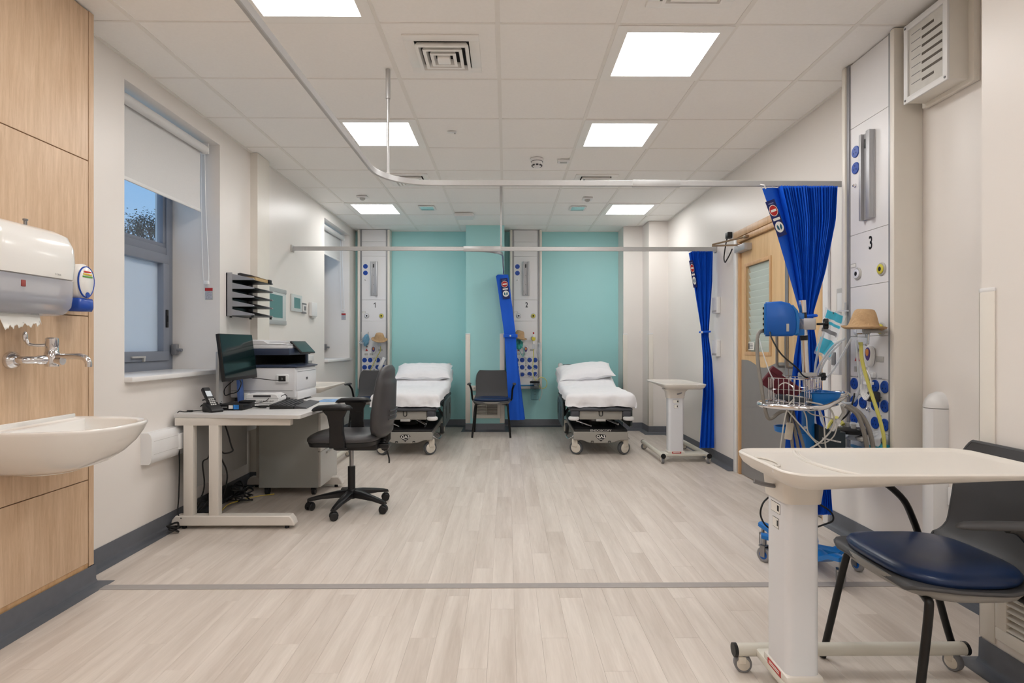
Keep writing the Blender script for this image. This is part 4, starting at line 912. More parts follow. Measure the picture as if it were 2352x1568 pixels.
t = thing('curtain_rail', 'short grey rail branching towards the back wall between the beds', 'curtain rail', (0, 0, 0))
r2 = .3
railbar([(-.36, 5.702, ZR - .008), (-.34, 5.705, ZR - .008)] + [(-.34 + r2 * math.sin(a), 5.705 + r2 - r2 * math.cos(a), ZR - .008) for a in [PI / 2 * k / 8 for k in range(1, 9)]] + [(-.04, 6.4, ZR - .008), (-.04, 7.6, ZR - .008), (-.04, 7.628, ZR - .008)], 'rail_track', t, M_steel)
for x, y, lb in ((-.69, 3.312, 'near vertical hanger rod from the ceiling to the bent curtain rail'), (-.055, 5.70, 'far vertical hanger rod above the middle of the straight curtain rail')):
    t = thing('rail_hanger', lb, 'hanger rod', (x, y, 0))
    MB().cyl((0, 0, ZR + .02), (0, 0, CEIL - .15), .009, 14).build('rod', M_alupaint, t)
    MB().cyl((0, 0, CEIL - .17), (0, 0, CEIL + .0), .0135, 14).build('top_sleeve', M_alupaint, t)
    MB().rb(-.012, -.012, ZR + .017, .012, .012, ZR + .045, .004).build('rail_clip', M_lgrey, t)

M_sign = mat('curtain_label_navy', (18, 34, 98), .5, var=(30, .1))
def sign(parent, M, s=1.0):
    """printed patch: red no-entry disc above a white strip and a white hand-wash disc"""
    p = MB().mtx(M).box(-.036 * s, -.0012, -.105 * s, .036 * s, 0, .105 * s).build('printed_patch', M_sign, parent)
    MB().mtx(M).prism(circ(0, .045 * s, .029 * s, 24), -.0014, -.0022, 'y').build('red_disc', M_red, p)
    MB().mtx(M).prism(circ(0, .045 * s, .0325 * s, 24), -.001, -.0017, 'y').build('disc_edge', M_paper, p)
    MB().mtx(M).box(-.021 * s, -.003, .0385 * s, .021 * s, -.0018, .0515 * s).build('white_bar', M_paper, p)
    MB().mtx(M).box(-.026 * s, -.002, -.012 * s, .026 * s, -.001, .002 * s).build('white_strip', M_paper, p)
    MB().mtx(M).prism(circ(0, -.052 * s, .031 * s, 24), -.001, -.002, 'y').build('white_disc', M_paper, p)
    for a in (-1, 1): MB().mtx(M).prism([(a * .004 * s, -.07 * s), (a * .018 * s, -.062 * s), (a * .019 * s, -.044 * s), (a * .012 * s, -.036 * s), (a * .004 * s, -.05 * s)], -.0018, -.0028, 'y').build('hand_mark', mat('hand_print_teal', (30, 96, 120), .5, var=(9, .05)), p)
    MB().mtx(M).box(-.02 * s, -.002, .084 * s, .02 * s, -.001, .09 * s).build('small_print', mat('label_small_print', (120, 130, 176), .5, var=(9, .05)), p)
def curtain(label, n, left, right, yc, amp, zt, zb, loc, rz, lead=.1, nv=60, hang=14, seg=8, yshift=None):
    """pleated cloth hung along local x; left(z), right(z) bound it, amp(z) is the pleat depth, lead = share taken by the flat leading hem"""
    t = thing('cubicle_curtain', label, 'curtain', loc, rz, 'blue cubicle curtains'); b = MB()
    ys = yshift or (lambda z: 0.)
    def zz(v, u): return zt + (zb - zt) * v
    NU = n * seg
    def fn(i, j):
        v = j / nv; u = i / NU; z = zz(v, u); l, r_ = left(z), right(z)
        if u == 0: pass
        x = l + (r_ - l) * (lead + (1 - lead) * u)
        ph = u * n; tri = abs((ph % 1) * 2 - 1) * 2 - 1; sm = 1 - 2 * abs(math.sin(PI * ph)) ** .8
        sway = .25 * math.sin(u * 17 + z * 2.1) + .15 * math.sin(u * 41 - z * 3)
        return (x + .0015 * math.sin(ph * 5 + z * 4), yc + ys(z) + amp(z) * (sm + sway * .5), z)
    vs = []; fs = []
    for i in range(NU + 1):
        for j in range(nv + 1): vs.append(fn(i, j))
    for i in range(NU):
        for j in range(nv): a = i * (nv + 1) + j; fs.append((a, a + nv + 1, a + nv + 2, a + 1))
    b.add(vs, fs); b.build('cloth', M_curt, t, sharp=70)
    # flat leading hem
    h = MB()
    def hem(u, v):
        z = zz(v, 0) + (0 if v > .02 else -.02 * (1 - u)); l, r_ = left(z), right(z); x1 = l + (r_ - l) * (lead + .025)
        q = fn(0, min(nv, int(v * nv)))
        return (l + (x1 - l) * u, (yc + ys(z) - amp(z) * 1.15) * (1 - u ** 2) + q[1] * u ** 2, z)
    h.grid(hem, 6, nv); h.build('leading_hem', M_curt, t, sharp=70)
    for k in range(hang):
        x = left(zt) + (right(zt) - left(zt)) * (.04 + .93 * k / (hang - 1))
        MB().tube([(x, yc, zt - .005), (x, yc, zt + .012)], .0035, 6).build('glider_hook', M_white, t)
    return t
def lerp(z, pts):
    for (z0, x0), (z1, x1) in zip(pts, pts[1:]):
        if z <= z0 and z >= z1: k = (z0 - z) / (z0 - z1); return x0 + (x1 - x0) * k
    return pts[0][1] if z > pts[0][0] else pts[-1][1]
# near right curtain, hung on the near rail by bedhead unit three
zp = 1.325
L3 = lambda z: lerp(z, [(2.104, 1.495), (1.95, 1.55), (1.6, 1.66), (zp + .03, 1.735), (zp - .03, 1.735), (1.1, 1.70), (.7, 1.655), (.16, 1.61)])
R3 = lambda z: lerp(z, [(2.104, 1.962), (1.9, 1.95), (1.6, 1.89), (zp + .03, 1.82), (zp - .03, 1.82), (1.1, 1.85), (.7, 1.89), (.16, 1.93)])
A3 = lambda z: .010 + .022 * (R3(z) - L3(z)) / .45
t3 = curtain('pleated blue curtain tied in at the waist beside the door', 22, L3, R3, 0., A3, 2.104, .16, (0, 3.36, 0), 0, lead=.26, seg=8)
MB().tube(spline([(1.728, -.0, zp), (1.74, -.05, zp + .005), (1.78, -.062, zp + .01), (1.815, -.05, zp + .012), (1.828, 0, zp + .012), (1.8, .05, zp + .01), (1.75, .05, zp)], 5, True), .009, 6, closed=True).build('tie_band', M_curt, t3)
ang = -math.atan2(.055, .15)
sign(t3, Matrix.Translation((1.575, -.058, 1.905)) @ Euler((0, ang, 0)).to_matrix().to_4x4() @ Matrix.Diagonal((.74, 1, 1, 1)), 1.05)
MB().tube([(1.52, -.045, 2.08), (1.51, -.05, 2.10), (1.505, -.01, 2.115)], .004, 6).build('corner_hook', M_white, t3)
# far right curtain on the far rail by the right wall
L2 = lambda z: lerp(z, [(2.098, 1.815), (1.8, 1.865), (1.33, 1.945), (1.25, 1.95), (1.0, 1.965), (.7, 1.965), (.13, 1.93)])
R2 = lambda z: lerp(z, [(2.098, 2.07), (1.8, 2.065), (1.33, 2.03), (1.25, 2.025), (1.0, 2.06), (.7, 2.08), (.13, 2.085)])
t2 = curtain('pleated blue curtain hanging against the right wall at the far rail', 15, L2, R2, 0., lambda z: .006 + .02 * (R2(z) - L2(z)) / .25, 2.098, .13, (0, 5.68, 0), 0, lead=.17, seg=8, hang=10)
MB().tube(spline([(1.94, 0, 1.29), (1.95, -.035, 1.29), (1.99, -.045, 1.293), (2.03, -.03, 1.295), (2.035, .02, 1.295), (1.99, .035, 1.293)], 5, True), .011, 6, closed=True).build('tie_band', M_curt, t2)
MB().ell((1.945, -.045, 1.288), .012, .008, .012).build('tie_stud', M_white, t2)
sign(t2, Matrix.Translation((1.862, -.032, 1.87)) @ Euler((0, -.165, 0)).to_matrix().to_4x4() @ Matrix.Diagonal((.42, 1, 1, 1)), 1.3)
# middle curtain, bunched on the short rail and seen from its leading edge
CX = lambda z: lerp(z, [(2.09, -.06), (1.28, .055), (.7, .09), (.17, .125)])
tm = thing('cubicle_curtain', 'narrow blue curtain hanging edge-on between the two beds', 'curtain', (0, 0, 0), 0, 'blue cubicle curtains')
zt, zb = 2.085, .17
def hemm(u, v):
    z = zt + (zb - zt) * v; hw = lerp(z, [(2.09, .082), (1.28, .082), (.75, .085), (.17, .085)])
    top = -.03 * max(0, .12 - u) / .12 if v < .01 else 0
    return (CX(z) - hw + 2 * hw * u * (1 - .2 * v), 7.465 + .02 * u ** 2 + .01 * math.sin(u * 5), z + top)
MB().grid(hemm, 12, 50).build('leading_hem', M_curt, tm, sharp=70)
def pl_(u, v):
    z = zt + (zb - zt) * v; n = 6; ph = u * n; tri = 1 - 2 * abs(math.sin(PI * ph))
    hw = lerp(z, [(2.09, .07), (1.28, .06), (.75, .085), (.17, .11)])
    return (CX(z) + hw * .55 + tri * hw * .42 + .04 * max(0, v - .6) * u, 7.49 + .11 * u, z)
MB().grid(pl_, 72, 40).build('cloth', M_curt, tm, sharp=70)
MB().rb(-.04, 7.45, 1.255, .145, 7.462, 1.30, .003).build('tie_band', M_curt, tm)
MB().ell((.05, 7.448, 1.278), .012, .008, .012).build('tie_stud', M_white, tm)
for k in range(4): MB().tube([(CX(2.08), 7.49 + .03 * k, 2.075), (-.04, 7.49 + .03 * k, 2.098)], .004, 6).build('glider_hook', M_white, tm)
sign(tm, Matrix.Translation((-.018, 7.462, 1.90)) @ Euler((0, -.13, 0)).to_matrix().to_4x4(), 1.3)
# ---------------------------------------------------------------- trolley beds
from mathutils import noise
M_bedgrey = mat('bed_panel_grey', (158, 155, 148), .4, var=(9, .02)); M_beddk = mat('bed_dark_bumper', (72, 74, 80), .45, var=(9, .04))
M_deck = mat('bed_base_black', (20, 20, 22), .35, var=(9, .08)); M_rail = mat('bed_side_rail', (70, 82, 84), .4, var=(9, .04))
M_sheet = mat('white_cotton', (242, 242, 245), .85, bump=(260, .12, .0008), var=(30, .01)); M_hub = mat('castor_cream', (220, 213, 200), .4, var=(9, .02)); M_tyre = mat('castor_tyre_grey', (84, 86, 88), .6, var=(9, .05))
def nz(x, y, z=0., s=1.): return noise.noise(Vector((x * s, y * s, z)))
def castor_into(t, x, y, r, w_, a, tyre=M_tyre, hub=M_hub, fork=M_hub, top=None):
    """swivel castor: tyre, hub discs and fork"""
    M = Matrix.Translation((x, y, 0)) @ Euler((0, 0, a)).to_matrix().to_4x4()
    c = MB().mtx(M).lathe([(r * .55, -w_ / 2), (r * .93, -w_ / 2), (r, -w_ * .25), (r, w_ * .25), (r * .93, w_ / 2), (r * .55, w_ / 2)], (0, 0, r), 28, 'x').build('castor', tyre, t)
    MB().mtx(M).lathe([(0, -w_ * .62), (r * .6, -w_ * .6), (r * .72, -w_ * .5), (r * .72, w_ * .5), (r * .6, w_ * .6), (0, w_ * .62)], (0, 0, r), 28, 'x').build('castor_hub', hub, c)
    h = top or r * 2.3
    MB().mtx(M).rb(-w_ * .85, -r * .3, r * 1.15, w_ * .85, r * .55, h, r * .12).build('castor_fork', fork, c)
    return c
def bed(label, loc, rz, endoscopy):
    t = thing('trolley_bed', label, 'hospital bed', loc, rz, 'patient trolley beds')
    for x, y, a in ((-.25, .07, 1.15), (.25, .07, -1.05), (-.25, 1.5, .1), (.25, 1.5, 0)): castor_into(t, x, y, .072, .045, a, top=.17)
    low = [(-.285, .163), (-.2, .163), (-.13, .137), (-.06, .13), (.06, .13), (.13, .137), (.2, .163), (.285, .163), (.285, .235), (.27, .25), (-.27, .25), (-.285, .235)]
    p = MB().prism(low, .0, .05, 'y', ch=.006).build('foot_panel', M_bedgrey, t)
    for x in (-.09, .09): MB().tube([(x - .012, -.001, .138), (x - .01, -.003, .152), (x + .01, -.003, .152), (x + .012, -.001, .138)], .004, 6).build('panel_latch', M_black, p)
    MB().prism([(-.056, .206), (-.04, .221), (0, .226), (.04, .221), (.056, .206), (.045, .188), (0, .147), (-.045, .188)], -.0006, -.003, 'y', ch=.0006).build('emblem_shield', M_black, p)
    text('QA3', .042, TF(0, -.0032, .199), M_paper, 'emblem_letters', p, sx=1.1, bold=True)
    MB().box(-.018, -.0036, .166, .018, -.0029, .17).box(-.015, -.0036, .173, .015, -.0029, .177).build('emblem_small_print', M_lgrey, p)
    MB().rb(-.28, .0, .25, .28, 1.6, .275, .008).build('base_cover', M_deck, t)
    MB().rb(-.255, .05, .16, .255, 1.55, .25, .01).build('chassis', M_bedgrey, t)
    if endoscopy: text('ENDOSCOPY', .03, TF(0, -.001, .2625), M_lgrey, 'stencilled_name', t, sx=1.25, bold=True)
    for y in (.45, 1.2): MB().lathe([(0, .27), (.1, .275), (.085, .3), (.075, .31), (.075, .44), (0, .44)], (-.03, y, 0), 24).build('lift_column', M_steel, t)
    for x, y in ((.12, .22), (-.17, .3)): MB().prism([(y - .05, .27), (y + .25, .27), (y + .2, .33), (y + .05, .35)], x, x + .07, 'x', ch=.012).build('base_cowl', M_deck, t)
    MB().tube([(.06, .25, .36), (.2, .12, .31)], .014, 10).build('gas_strut', M_chrome, t)
    MB().tube([(-.23, .25, .33), (-.08, .12, .29)], .010, 10).build('gas_strut', M_chrome, t)
    MB().rb(-.225, .0, .377, .225, 1.9, .468, .012).build('upper_frame', M_bedgrey, t)
    MB().tube(spline([(-.017, -.004, .465), (-.017, -.008, .43), (-.008, -.01, .418), (.008, -.01, .418), (.017, -.008, .43), (.017, -.004, .465)], 4), .0045, 6).build('drawbar_hook', M_black, t)
    MB().rb(-.05, -.004, .36, .05, .1, .385, .004).build('release_handle', M_lgrey, t)
    MB().rb(-.33, -.03, .468, .33, 1.95, .508, .018, 3).build('mattress_platform', M_beddk, t)
    for s in (-1, 1):
        MB().rb(s * .27 - .045, -.022, .405, s * .27 + .045, .07, .475, .018, 3).build('corner_block', M_beddk, t)
        MB().lathe([(0, -.019), (.045, -.019), (.056, -.01), (.058, 0), (.056, .01), (.045, .019), (0, .019)], (s * .285, -.02, .394), 24).build('bumper_disc', M_white, t)
        # lowered side rail with two hand slots
        x0 = s * .375; q = [(.32, .31), (.5, .29), (.95, .29), (1.08, .33), (1.1, .45), (1.04, .53), (.42, .53), (.32, .47)]
        r = MB()
        r.prism([(.30, .27), (.36, .25), (1.06, .25), (1.14, .32), (1.14, .47), (1.06, .535), (.40, .535), (.30, .46)], x0 - .014, x0 + .014, 'x', ch=.008)
        ro = r.build('side_rail', M_rail, t)
        for a, c in ((.43, .5), (.9, .97)): MB().prism(rrect(a, .33, c, .47, .025, 4), x0 - .0175, x0 + .0175, 'x').build('hand_slot', M_deck, ro)
        for y in (.5, .95): MB().tube([(s * .3, y, .44), (s * .35, y, .36), (x0, y, .34)], .014, 8).build('rail_arm', M_steel, ro)
        MB().tube(spline([(s * .26, .1, .2), (s * .3, .14, .17), (s * .33, .2, .145), (s * .33, .42, .145), (s * .27, .46, .17)], 5), .0085, 8).build('brake_pedal', M_chrome, t)
        MB().rb(s * .3 - .02, 1.2, .3, s * .3 + .02, 1.5, .47, .012).build('hinge_cover', M_deck, t)
        MB().cyl((s * .3, 1.93, .45), (s * .3, 1.93, .88), .018, 12).build('head_post', M_white, t)
        MB().lathe([(0, 0), (.03, 0), (.034, .02), (.03, .05), (0, .06)], (s * .3, 1.93, .85), 16).build('post_cap', M_white, t)
    MB().tube(spline([(-.26, 1.9, .75), (-.26, 1.9, .865), (-.24, 1.9, .88), (-.12, 1.9, .88), (-.11, 1.9, .88)], 5), .011, 8).build('push_handle', M_beddk, t)
    MB().rb(-.29, 1.93, .5, .29, 1.95, .84, .01).build('head_board', M_bedgrey, t)
    # mattress: flat, head section raised
    def mz(y): return .0 if y < 1.2 else (y - 1.2) * .27
    R = []
    for k in range(13):
        y = .01 + 1.9 * k / 12; z = mz(y)
        R.append([(a, y, c + z) for a, c in rrect(-.32, .51, .32, .618, .03, 3)])
    MB().loft(R).build('mattress', mat('mattress_navy', (40, 52, 70), .5, var=(9, .04)), t)
    return t
def bedding(loc, rz, seed, ls, lp, prot):
    rnd = random.Random(seed); ox = seed * 7.3
    t = thing('bed_sheet', ls, 'bed sheet', loc, rz, 'white bed sheets')
    def mz(y): return .0 if y < 1.2 else (y - 1.2) * .27
    W_, D_ = .345, .075
    def fn(u, v):
        # u across incl. drapes, v along incl. foot drape
        s = (u - .5) * 2 * (W_ + D_ * 1.0); L = -.13 + 2.02 * v
        ax = abs(s); x = s; z = .65
        if ax > W_ - .03:
            k = (ax - (W_ - .03)); a = min(k / .045, PI / 2); x = math.copysign(W_ - .03 + .045 * math.sin(a), s); z = .65 - .045 * (1 - math.cos(a)) - max(0, k - .0707)
        y = L
        if L < .03:
            k = .03 - L; a = min(k / .05, PI / 2); y = .03 - .05 * math.sin(a); z -= .05 * (1 - math.cos(a)) + max(0, k - .0785)
        dr = max(0, .65 - z) / .13
        z = max(z, .515 + .012 * nz(s, L + ox, 0, 14)); z += mz(max(y, 0)) + .011 * nz(x + ox, y, 1.3, 6) + .006 * nz(x * 1.6, y * .7 + ox, 4.4, 15)
        f = dr * (.016 * math.sin(s * 24 + ox + 3 * nz(s, ox, 0, 4)) + .035 * nz(s + ox, L, 0, 8) + .018 * nz(s + ox, L * 2, 3, 21))
        if L < .03: y -= .012 * dr + f * 1.0 + .016 * dr * nz(x * 2 + ox, 0, 0, 5); z += .02 * dr * nz(x + ox, 3, 0, 6)
        if ax > W_ - .03: x += math.copysign(dr * (.006 + .012 * math.sin(L * 23 + ox) + .012 * nz(L, ox, 0, 8)), s); z += .02 * dr * nz(L, ox + 5, 0, 5)
        return (x, y, z)
    MB().grid(fn, 56, 110).build('sheet_cloth', M_sheet, t, sharp=80)
    p = thing('pillow', lp, 'pillow', loc, rz, 'white pillows on the beds')
    PM = Matrix.Translation((0, 1.55, .642 + mz(1.55) + .072)) @ Euler((.264 + .1, prot[0], prot[1])).to_matrix().to_4x4()
    hx, hy, hz = .365, .21, .085
    def pf(side):
        def g(u, v):
            a, c = u * 2 - 1, v * 2 - 1
            e = max(0, (1 - abs(a) ** 3.2)) ** .55 * max(0, (1 - abs(c) ** 2.6)) ** .55
            pinch = 1 - .07 * (1 - abs(a)) * abs(c) - 0
            x = a * hx * (1 - .05 * (1 - abs(c) ** 2)) ; y = c * hy * (1 - .07 * (1 - abs(a) ** 2))
            z = side * hz * e * (1 + .12 * nz(a + ox, c, 2, 2)) + .012 * nz(a + ox, c, side, 5) * (.3 + e) + (.01 * math.sin(a * 9 + ox) * (1 - e))
            return tuple(PM @ Vector((x, y, z)))
        return g
    MB().grid(pf(1), 36, 24).grid(pf(-1), 36, 24).build('pillow_case', M_sheet, p, sharp=80)
    return t
B1, B2 = ((-1.06, 5.95, 0), .02), ((.99, 5.95, 0), -.03)
bed('trolley bed with white sheet beside bedhead unit one', *B1, False)
bed('trolley bed stencilled endoscopy in front of the right teal alcove', *B2, True)
bedding(*B1, 1, 'creased white sheet over the bed behind the office chair', 'plump white pillow on the bed behind the office chair', (0, 0))
bedding(*B2, 2, 'creased white sheet over the right bed', 'sagging white pillow on the right bed', (-.1, .05))

# ---------------------------------------------------------------- visitor chairs
M_shell = mat('chair_shell_black', (72, 72, 74), .5, bump=(400, .08), var=(9, .04)); M_shellg = mat('chair_underpan_grey', (150, 148, 144), .5, var=(9, .03)); M_legk = mat('chair_leg_black', (28, 27, 27), .35, .2, var=(9, .05))
def visitor_chair(label, loc, rz):
    t = thing('visitor_chair', label, 'chair', loc, rz, 'black visitor chairs with navy seat pads')
    prof = spline([(-.225, 0, .437), (-.205, 0, .452), (-.1, 0, .447), (.02, 0, .442), (.12, 0, .444), (.185, 0, .462), (.222, 0, .51), (.242, 0, .59), (.257, 0, .68), (.27, 0, .76), (.28, 0, .815)], 4)
    hw = [.17, .215, .235, .238, .232, .22, .208, .212, .213, .203, .165]
    n = len(prof) - 1
    def W(k): f = k / n * 10; i = min(int(f), 9); return hw[i] + (hw[i + 1] - hw[i]) * (f - i)
    def surf(off):
        def g(u, v):
            k = v * n; i = min(int(k), n - 1); fr = k - i; a, c = Vector(prof[i]), Vector(prof[i + 1]); p = a.lerp(c, fr); d = (c - a).normalized(); nn = Vector((-d.z, 0, d.x))
            s = u * 2 - 1; wd = W(k); cur = .022 * (s * s) * (1 if v < .45 else 1.2) * (0.6 if v < .35 else 1)
            q = p + nn * (off + cur * (1 if v > .45 else .5)); return (s * wd, q.x, q.z)
        return g
    b = MB().grid(surf(.0), 16, n); b.grid(surf(-.012), 16, n)
    o = b.build('shell', M_shell, t, sharp=60)
    rim = [surf(-.006)(0, j / 40) for j in range(41)] + [surf(-.006)(i / 12, 1) for i in range(1, 13)] + [surf(-.006)(1, 1 - j / 40) for j in range(1, 41)] + [surf(-.006)(1 - i / 12, 0) for i in range(1, 12)]
    MB().tube(rim, .0068, 6, closed=True).build('shell_rim', M_shell, o)
    pan = []
    sup = lambda a, e: (math.copysign(abs(math.cos(a)) ** e, math.cos(a)), math.copysign(abs(math.sin(a)) ** e, math.sin(a)))
    def ring(sx, sy, z, oy=0.): return [(sup(2 * PI * k / 40, .62)[0] * sx, sup(2 * PI * k / 40, .62)[1] * sy - .03 + oy, z + (.006 * (sup(2 * PI * k / 40, .62)[1]) ** 2)) for k in range(40)]
    MB().loft([ring(.18, .15, .405), ring(.222, .19, .412), ring(.234, .2, .43), ring(.232, .199, .441)]).build('under_pan', M_shellg, t, sharp=60)
    MB().loft([ring(.205, .175, .444), ring(.222, .192, .452), ring(.226, .197, .466), ring(.218, .188, .478), ring(.19, .16, .486), ring(.1, .08, .489)]).build('seat_pad', M_navy, t, sharp=70)
    for s in (-1, 1):
        MB().tube(spline([(s * .13, -.16, .418), (s * .185, -.17, .41), (s * .205, -.178, .38), (s * .225, -.22, .15), (s * .238, -.246, .004)], 5), .0125, 10).build('leg', M_legk, t)
        MB().tube(spline([(s * .13, .1, .418), (s * .185, .115, .41), (s * .205, .13, .38), (s * .225, .2, .16), (s * .238, .255, .004)], 5), .0125, 10).build('leg', M_legk, t)
        MB().tube(spline([(s * .2, .12, .42), (s * .25, .13, .44), (s * .262, .115, .5), (s * .268, .08, .58), (s * .285, .02, .64), (s * .29, -.02, .652)], 5), .0125, 10).build('arm_support', M_legk, t)
        MB().loft([[(s * .29 + .024 * q * math.cos(a), y, .66 + z + .013 * q * math.sin(a)) for a in [2 * PI * k / 14 for k in range(14)]] for y, q, z in ((-.165, .15, -.002), (-.155, .55, 0), (-.13, .9, .001), (-.05, 1, 0), (.05, 1, -.002), (.09, .85, -.004), (.105, .3, -.006))]).build('arm_pad', M_shellg if False else M_shell, t, sharp=60)
    return t
visitor_chair('black visitor chair in front of the teal pillar', (-.19, 7.315, 0), 0)
visitor_chair('black visitor chair partly hidden behind the office chair', (-1.735, 7.3, 0), .0)
visitor_chair('large black chair with navy seat tucked under the foreground table', (1.425, 1.87, 0), RIGHT)

# ---------------------------------------------------------------- overbed tables
M_tbl = mat('overbed_table_cream', (222, 217, 209), .3, var=(5, .01)); M_colw = mat('table_column_white', (226, 228, 232), .25, var=(4, .008)); M_base = mat('table_base_cream', (220, 217, 206), .38, var=(5, .01))
def overbed_table(label, loc, rz, H_):
    """x: along the top away from the column; the base tubes run along x too"""
    t = thing('overbed_table', label, 'overbed table', loc, rz, 'cream overbed tables')
    x0, x1, hy = -.115, .70, .21
    def outline(d, n=10):
        return rrect(x0 + d, -hy + d, x1 - d, hy - d, .075 - d * .6, n)
    def Z(x): return 0.
    lip, T = .012, H_
    def under(x): k = max(0, min(1, (x - (x0 + .1)) / .42)); return -.052 + .03 * (k * k * (3 - 2 * k))
    o0 = outline(0)
    rings = [[(x, y, T + under(x) - .0) for x, y in outline(.075)], [(x, y, T + under(x) + .002) for x, y in outline(.035)], [(x, y, T + under(x) * .62) for x, y in outline(.012)], [(x, y, T - .014) for x, y in outline(.002)], [(x, y, T - .003) for x, y in o0], [(x, y, T + .0015) for x, y in outline(.004)], [(x, y, T + .002) for x, y in outline(.01)], [(x, y, T - .002) for x, y in outline(.016)], [(x, y, T - .0075) for x, y in outline(.024)], [(x, y, T - .008) for x, y in outline(.05)]]
    top = MB().loft(rings).build('table_top', M_tbl, t, sharp=50)
    cx_ = .42
    arc = [(x0 + .025 + .30 - .26 * math.cos(a) - .0, 1.0 * math.sin(a) * .185 * 1.0, T - .0065) for a in [-PI / 2 + PI * k / 24 for k in range(25)]]
    arc = [(.048 + .05 * (k / 12 - 1) ** 2, .19 * (k / 12 - 1), T - .0068) for k in range(25)]
    MB().tube(arc, .0056, 8).build('raised_ridge', M_tbl, top)
    MB().tube([(x + .016, y * .98, z - .001) for x, y, z in arc], .004, 8).build('raised_ridge', M_tbl, top)
    g = [(x0 + .02 + .035 * math.cos(a), .07 * math.sin(a), T - .004) for a in [-PI / 2 + PI * k / 14 for k in range(15)]]
    MB().tube(spline(g, 2), .004, 6).build('finger_grip', M_tbl, top)
    MB().ell((x0 + .005, -.1, T - .012), .006, .006, .006, 10, 6).build('end_stud', M_white, top)
    # collar and column
    MB().loft([[(a, c, T - .05) for a, c in rrect(-.055, -.05, .13, .19, .04)], [(a, c, T - .075) for a, c in rrect(-.032, -.02, .10, .168, .032)], [(a, c, T - .14) for a, c in rrect(-.027, -.008, .094, .158, .026)]]).build('collar', M_tbl, t, sharp=50)
    col = MB().prism(rrect(-.02, .0, .087, .15, .024), .1, T - .138, 'z').build('column', M_colw, t)
    # stickers on the near face of the column
    for (sx, sz, w_, h_) in ((.08, T - .155, .062, .034), (.078, T - .205, .042, .034)):
        MB().box(-.0208, sx - w_ / 2, sz - h_, -.0198, sx + w_ / 2, sz).build('sticker_edge', M_ink, col)
        MB().box(-.0211, sx - w_ / 2 + .0012, sz - h_ + .0012, -.0206, sx + w_ / 2 - .0012, sz - .0012).build('sticker', M_paper, col)
        MB().box(-.0214, sx - w_ * .4, sz - h_ * .75, -.0209, sx - w_ * .2, sz - h_ * .2).build('sticker_symbol', M_ink, col)
    MB().rb(-.027, -.008, .085, .094, .158, .112, .008).build('column_foot', M_tbl, t)
    MB().box(-.0285, .03, .089, -.0268, .12, .108).build('red_label', M_red, t)
    for z in (.095, .101): MB().box(-.0292, .04, z, -.0284, .11, z + .0028).build('label_line', M_paper, t)
    MB().tube(spline([(-.02, .07, T - .10), (-.05, .06, T - .094), (-.08, .05, T - .086), (-.105, .05, T - .078)], 4), .007, 8).build('height_lever', M_mgrey, t)
    # base
    MB().rb(-.03, -.235, .062, .105, .235, .09, .008).build('cross_bar', M_base, t)
    for s in (-1, 1):
        b = MB().cyl((-.10, s * .225, .077), (.735, s * .225, .077), .0225, 20).build('base_tube', M_base, t)
        for x in (-.10, .735): MB().cyl((x - .004 if x < 0 else x - .008, s * .225, .077), (x + .008 if x < 0 else x + .004, s * .225, .077), .0235, 20).build('end_cap', M_black, b)
        for x, a in ((-.07, .2 * s + 1.2), (.69, .35 * s)): castor_into(t, x, s * .225, .031, .028, a, M_mgrey, M_hub, M_hub, top=.058)
    return t
overbed_table('large cream overbed table filling the lower right foreground', (.915, 1.80, 0), 0, .80)
overbed_table('cream overbed table on castors beside the far right curtain', (1.755, 5.62, 0), PI / 2, .775)
overbed_table('cream overbed table mostly hidden behind the printer', (-1.88, 5.25, 0), PI / 2, .775)

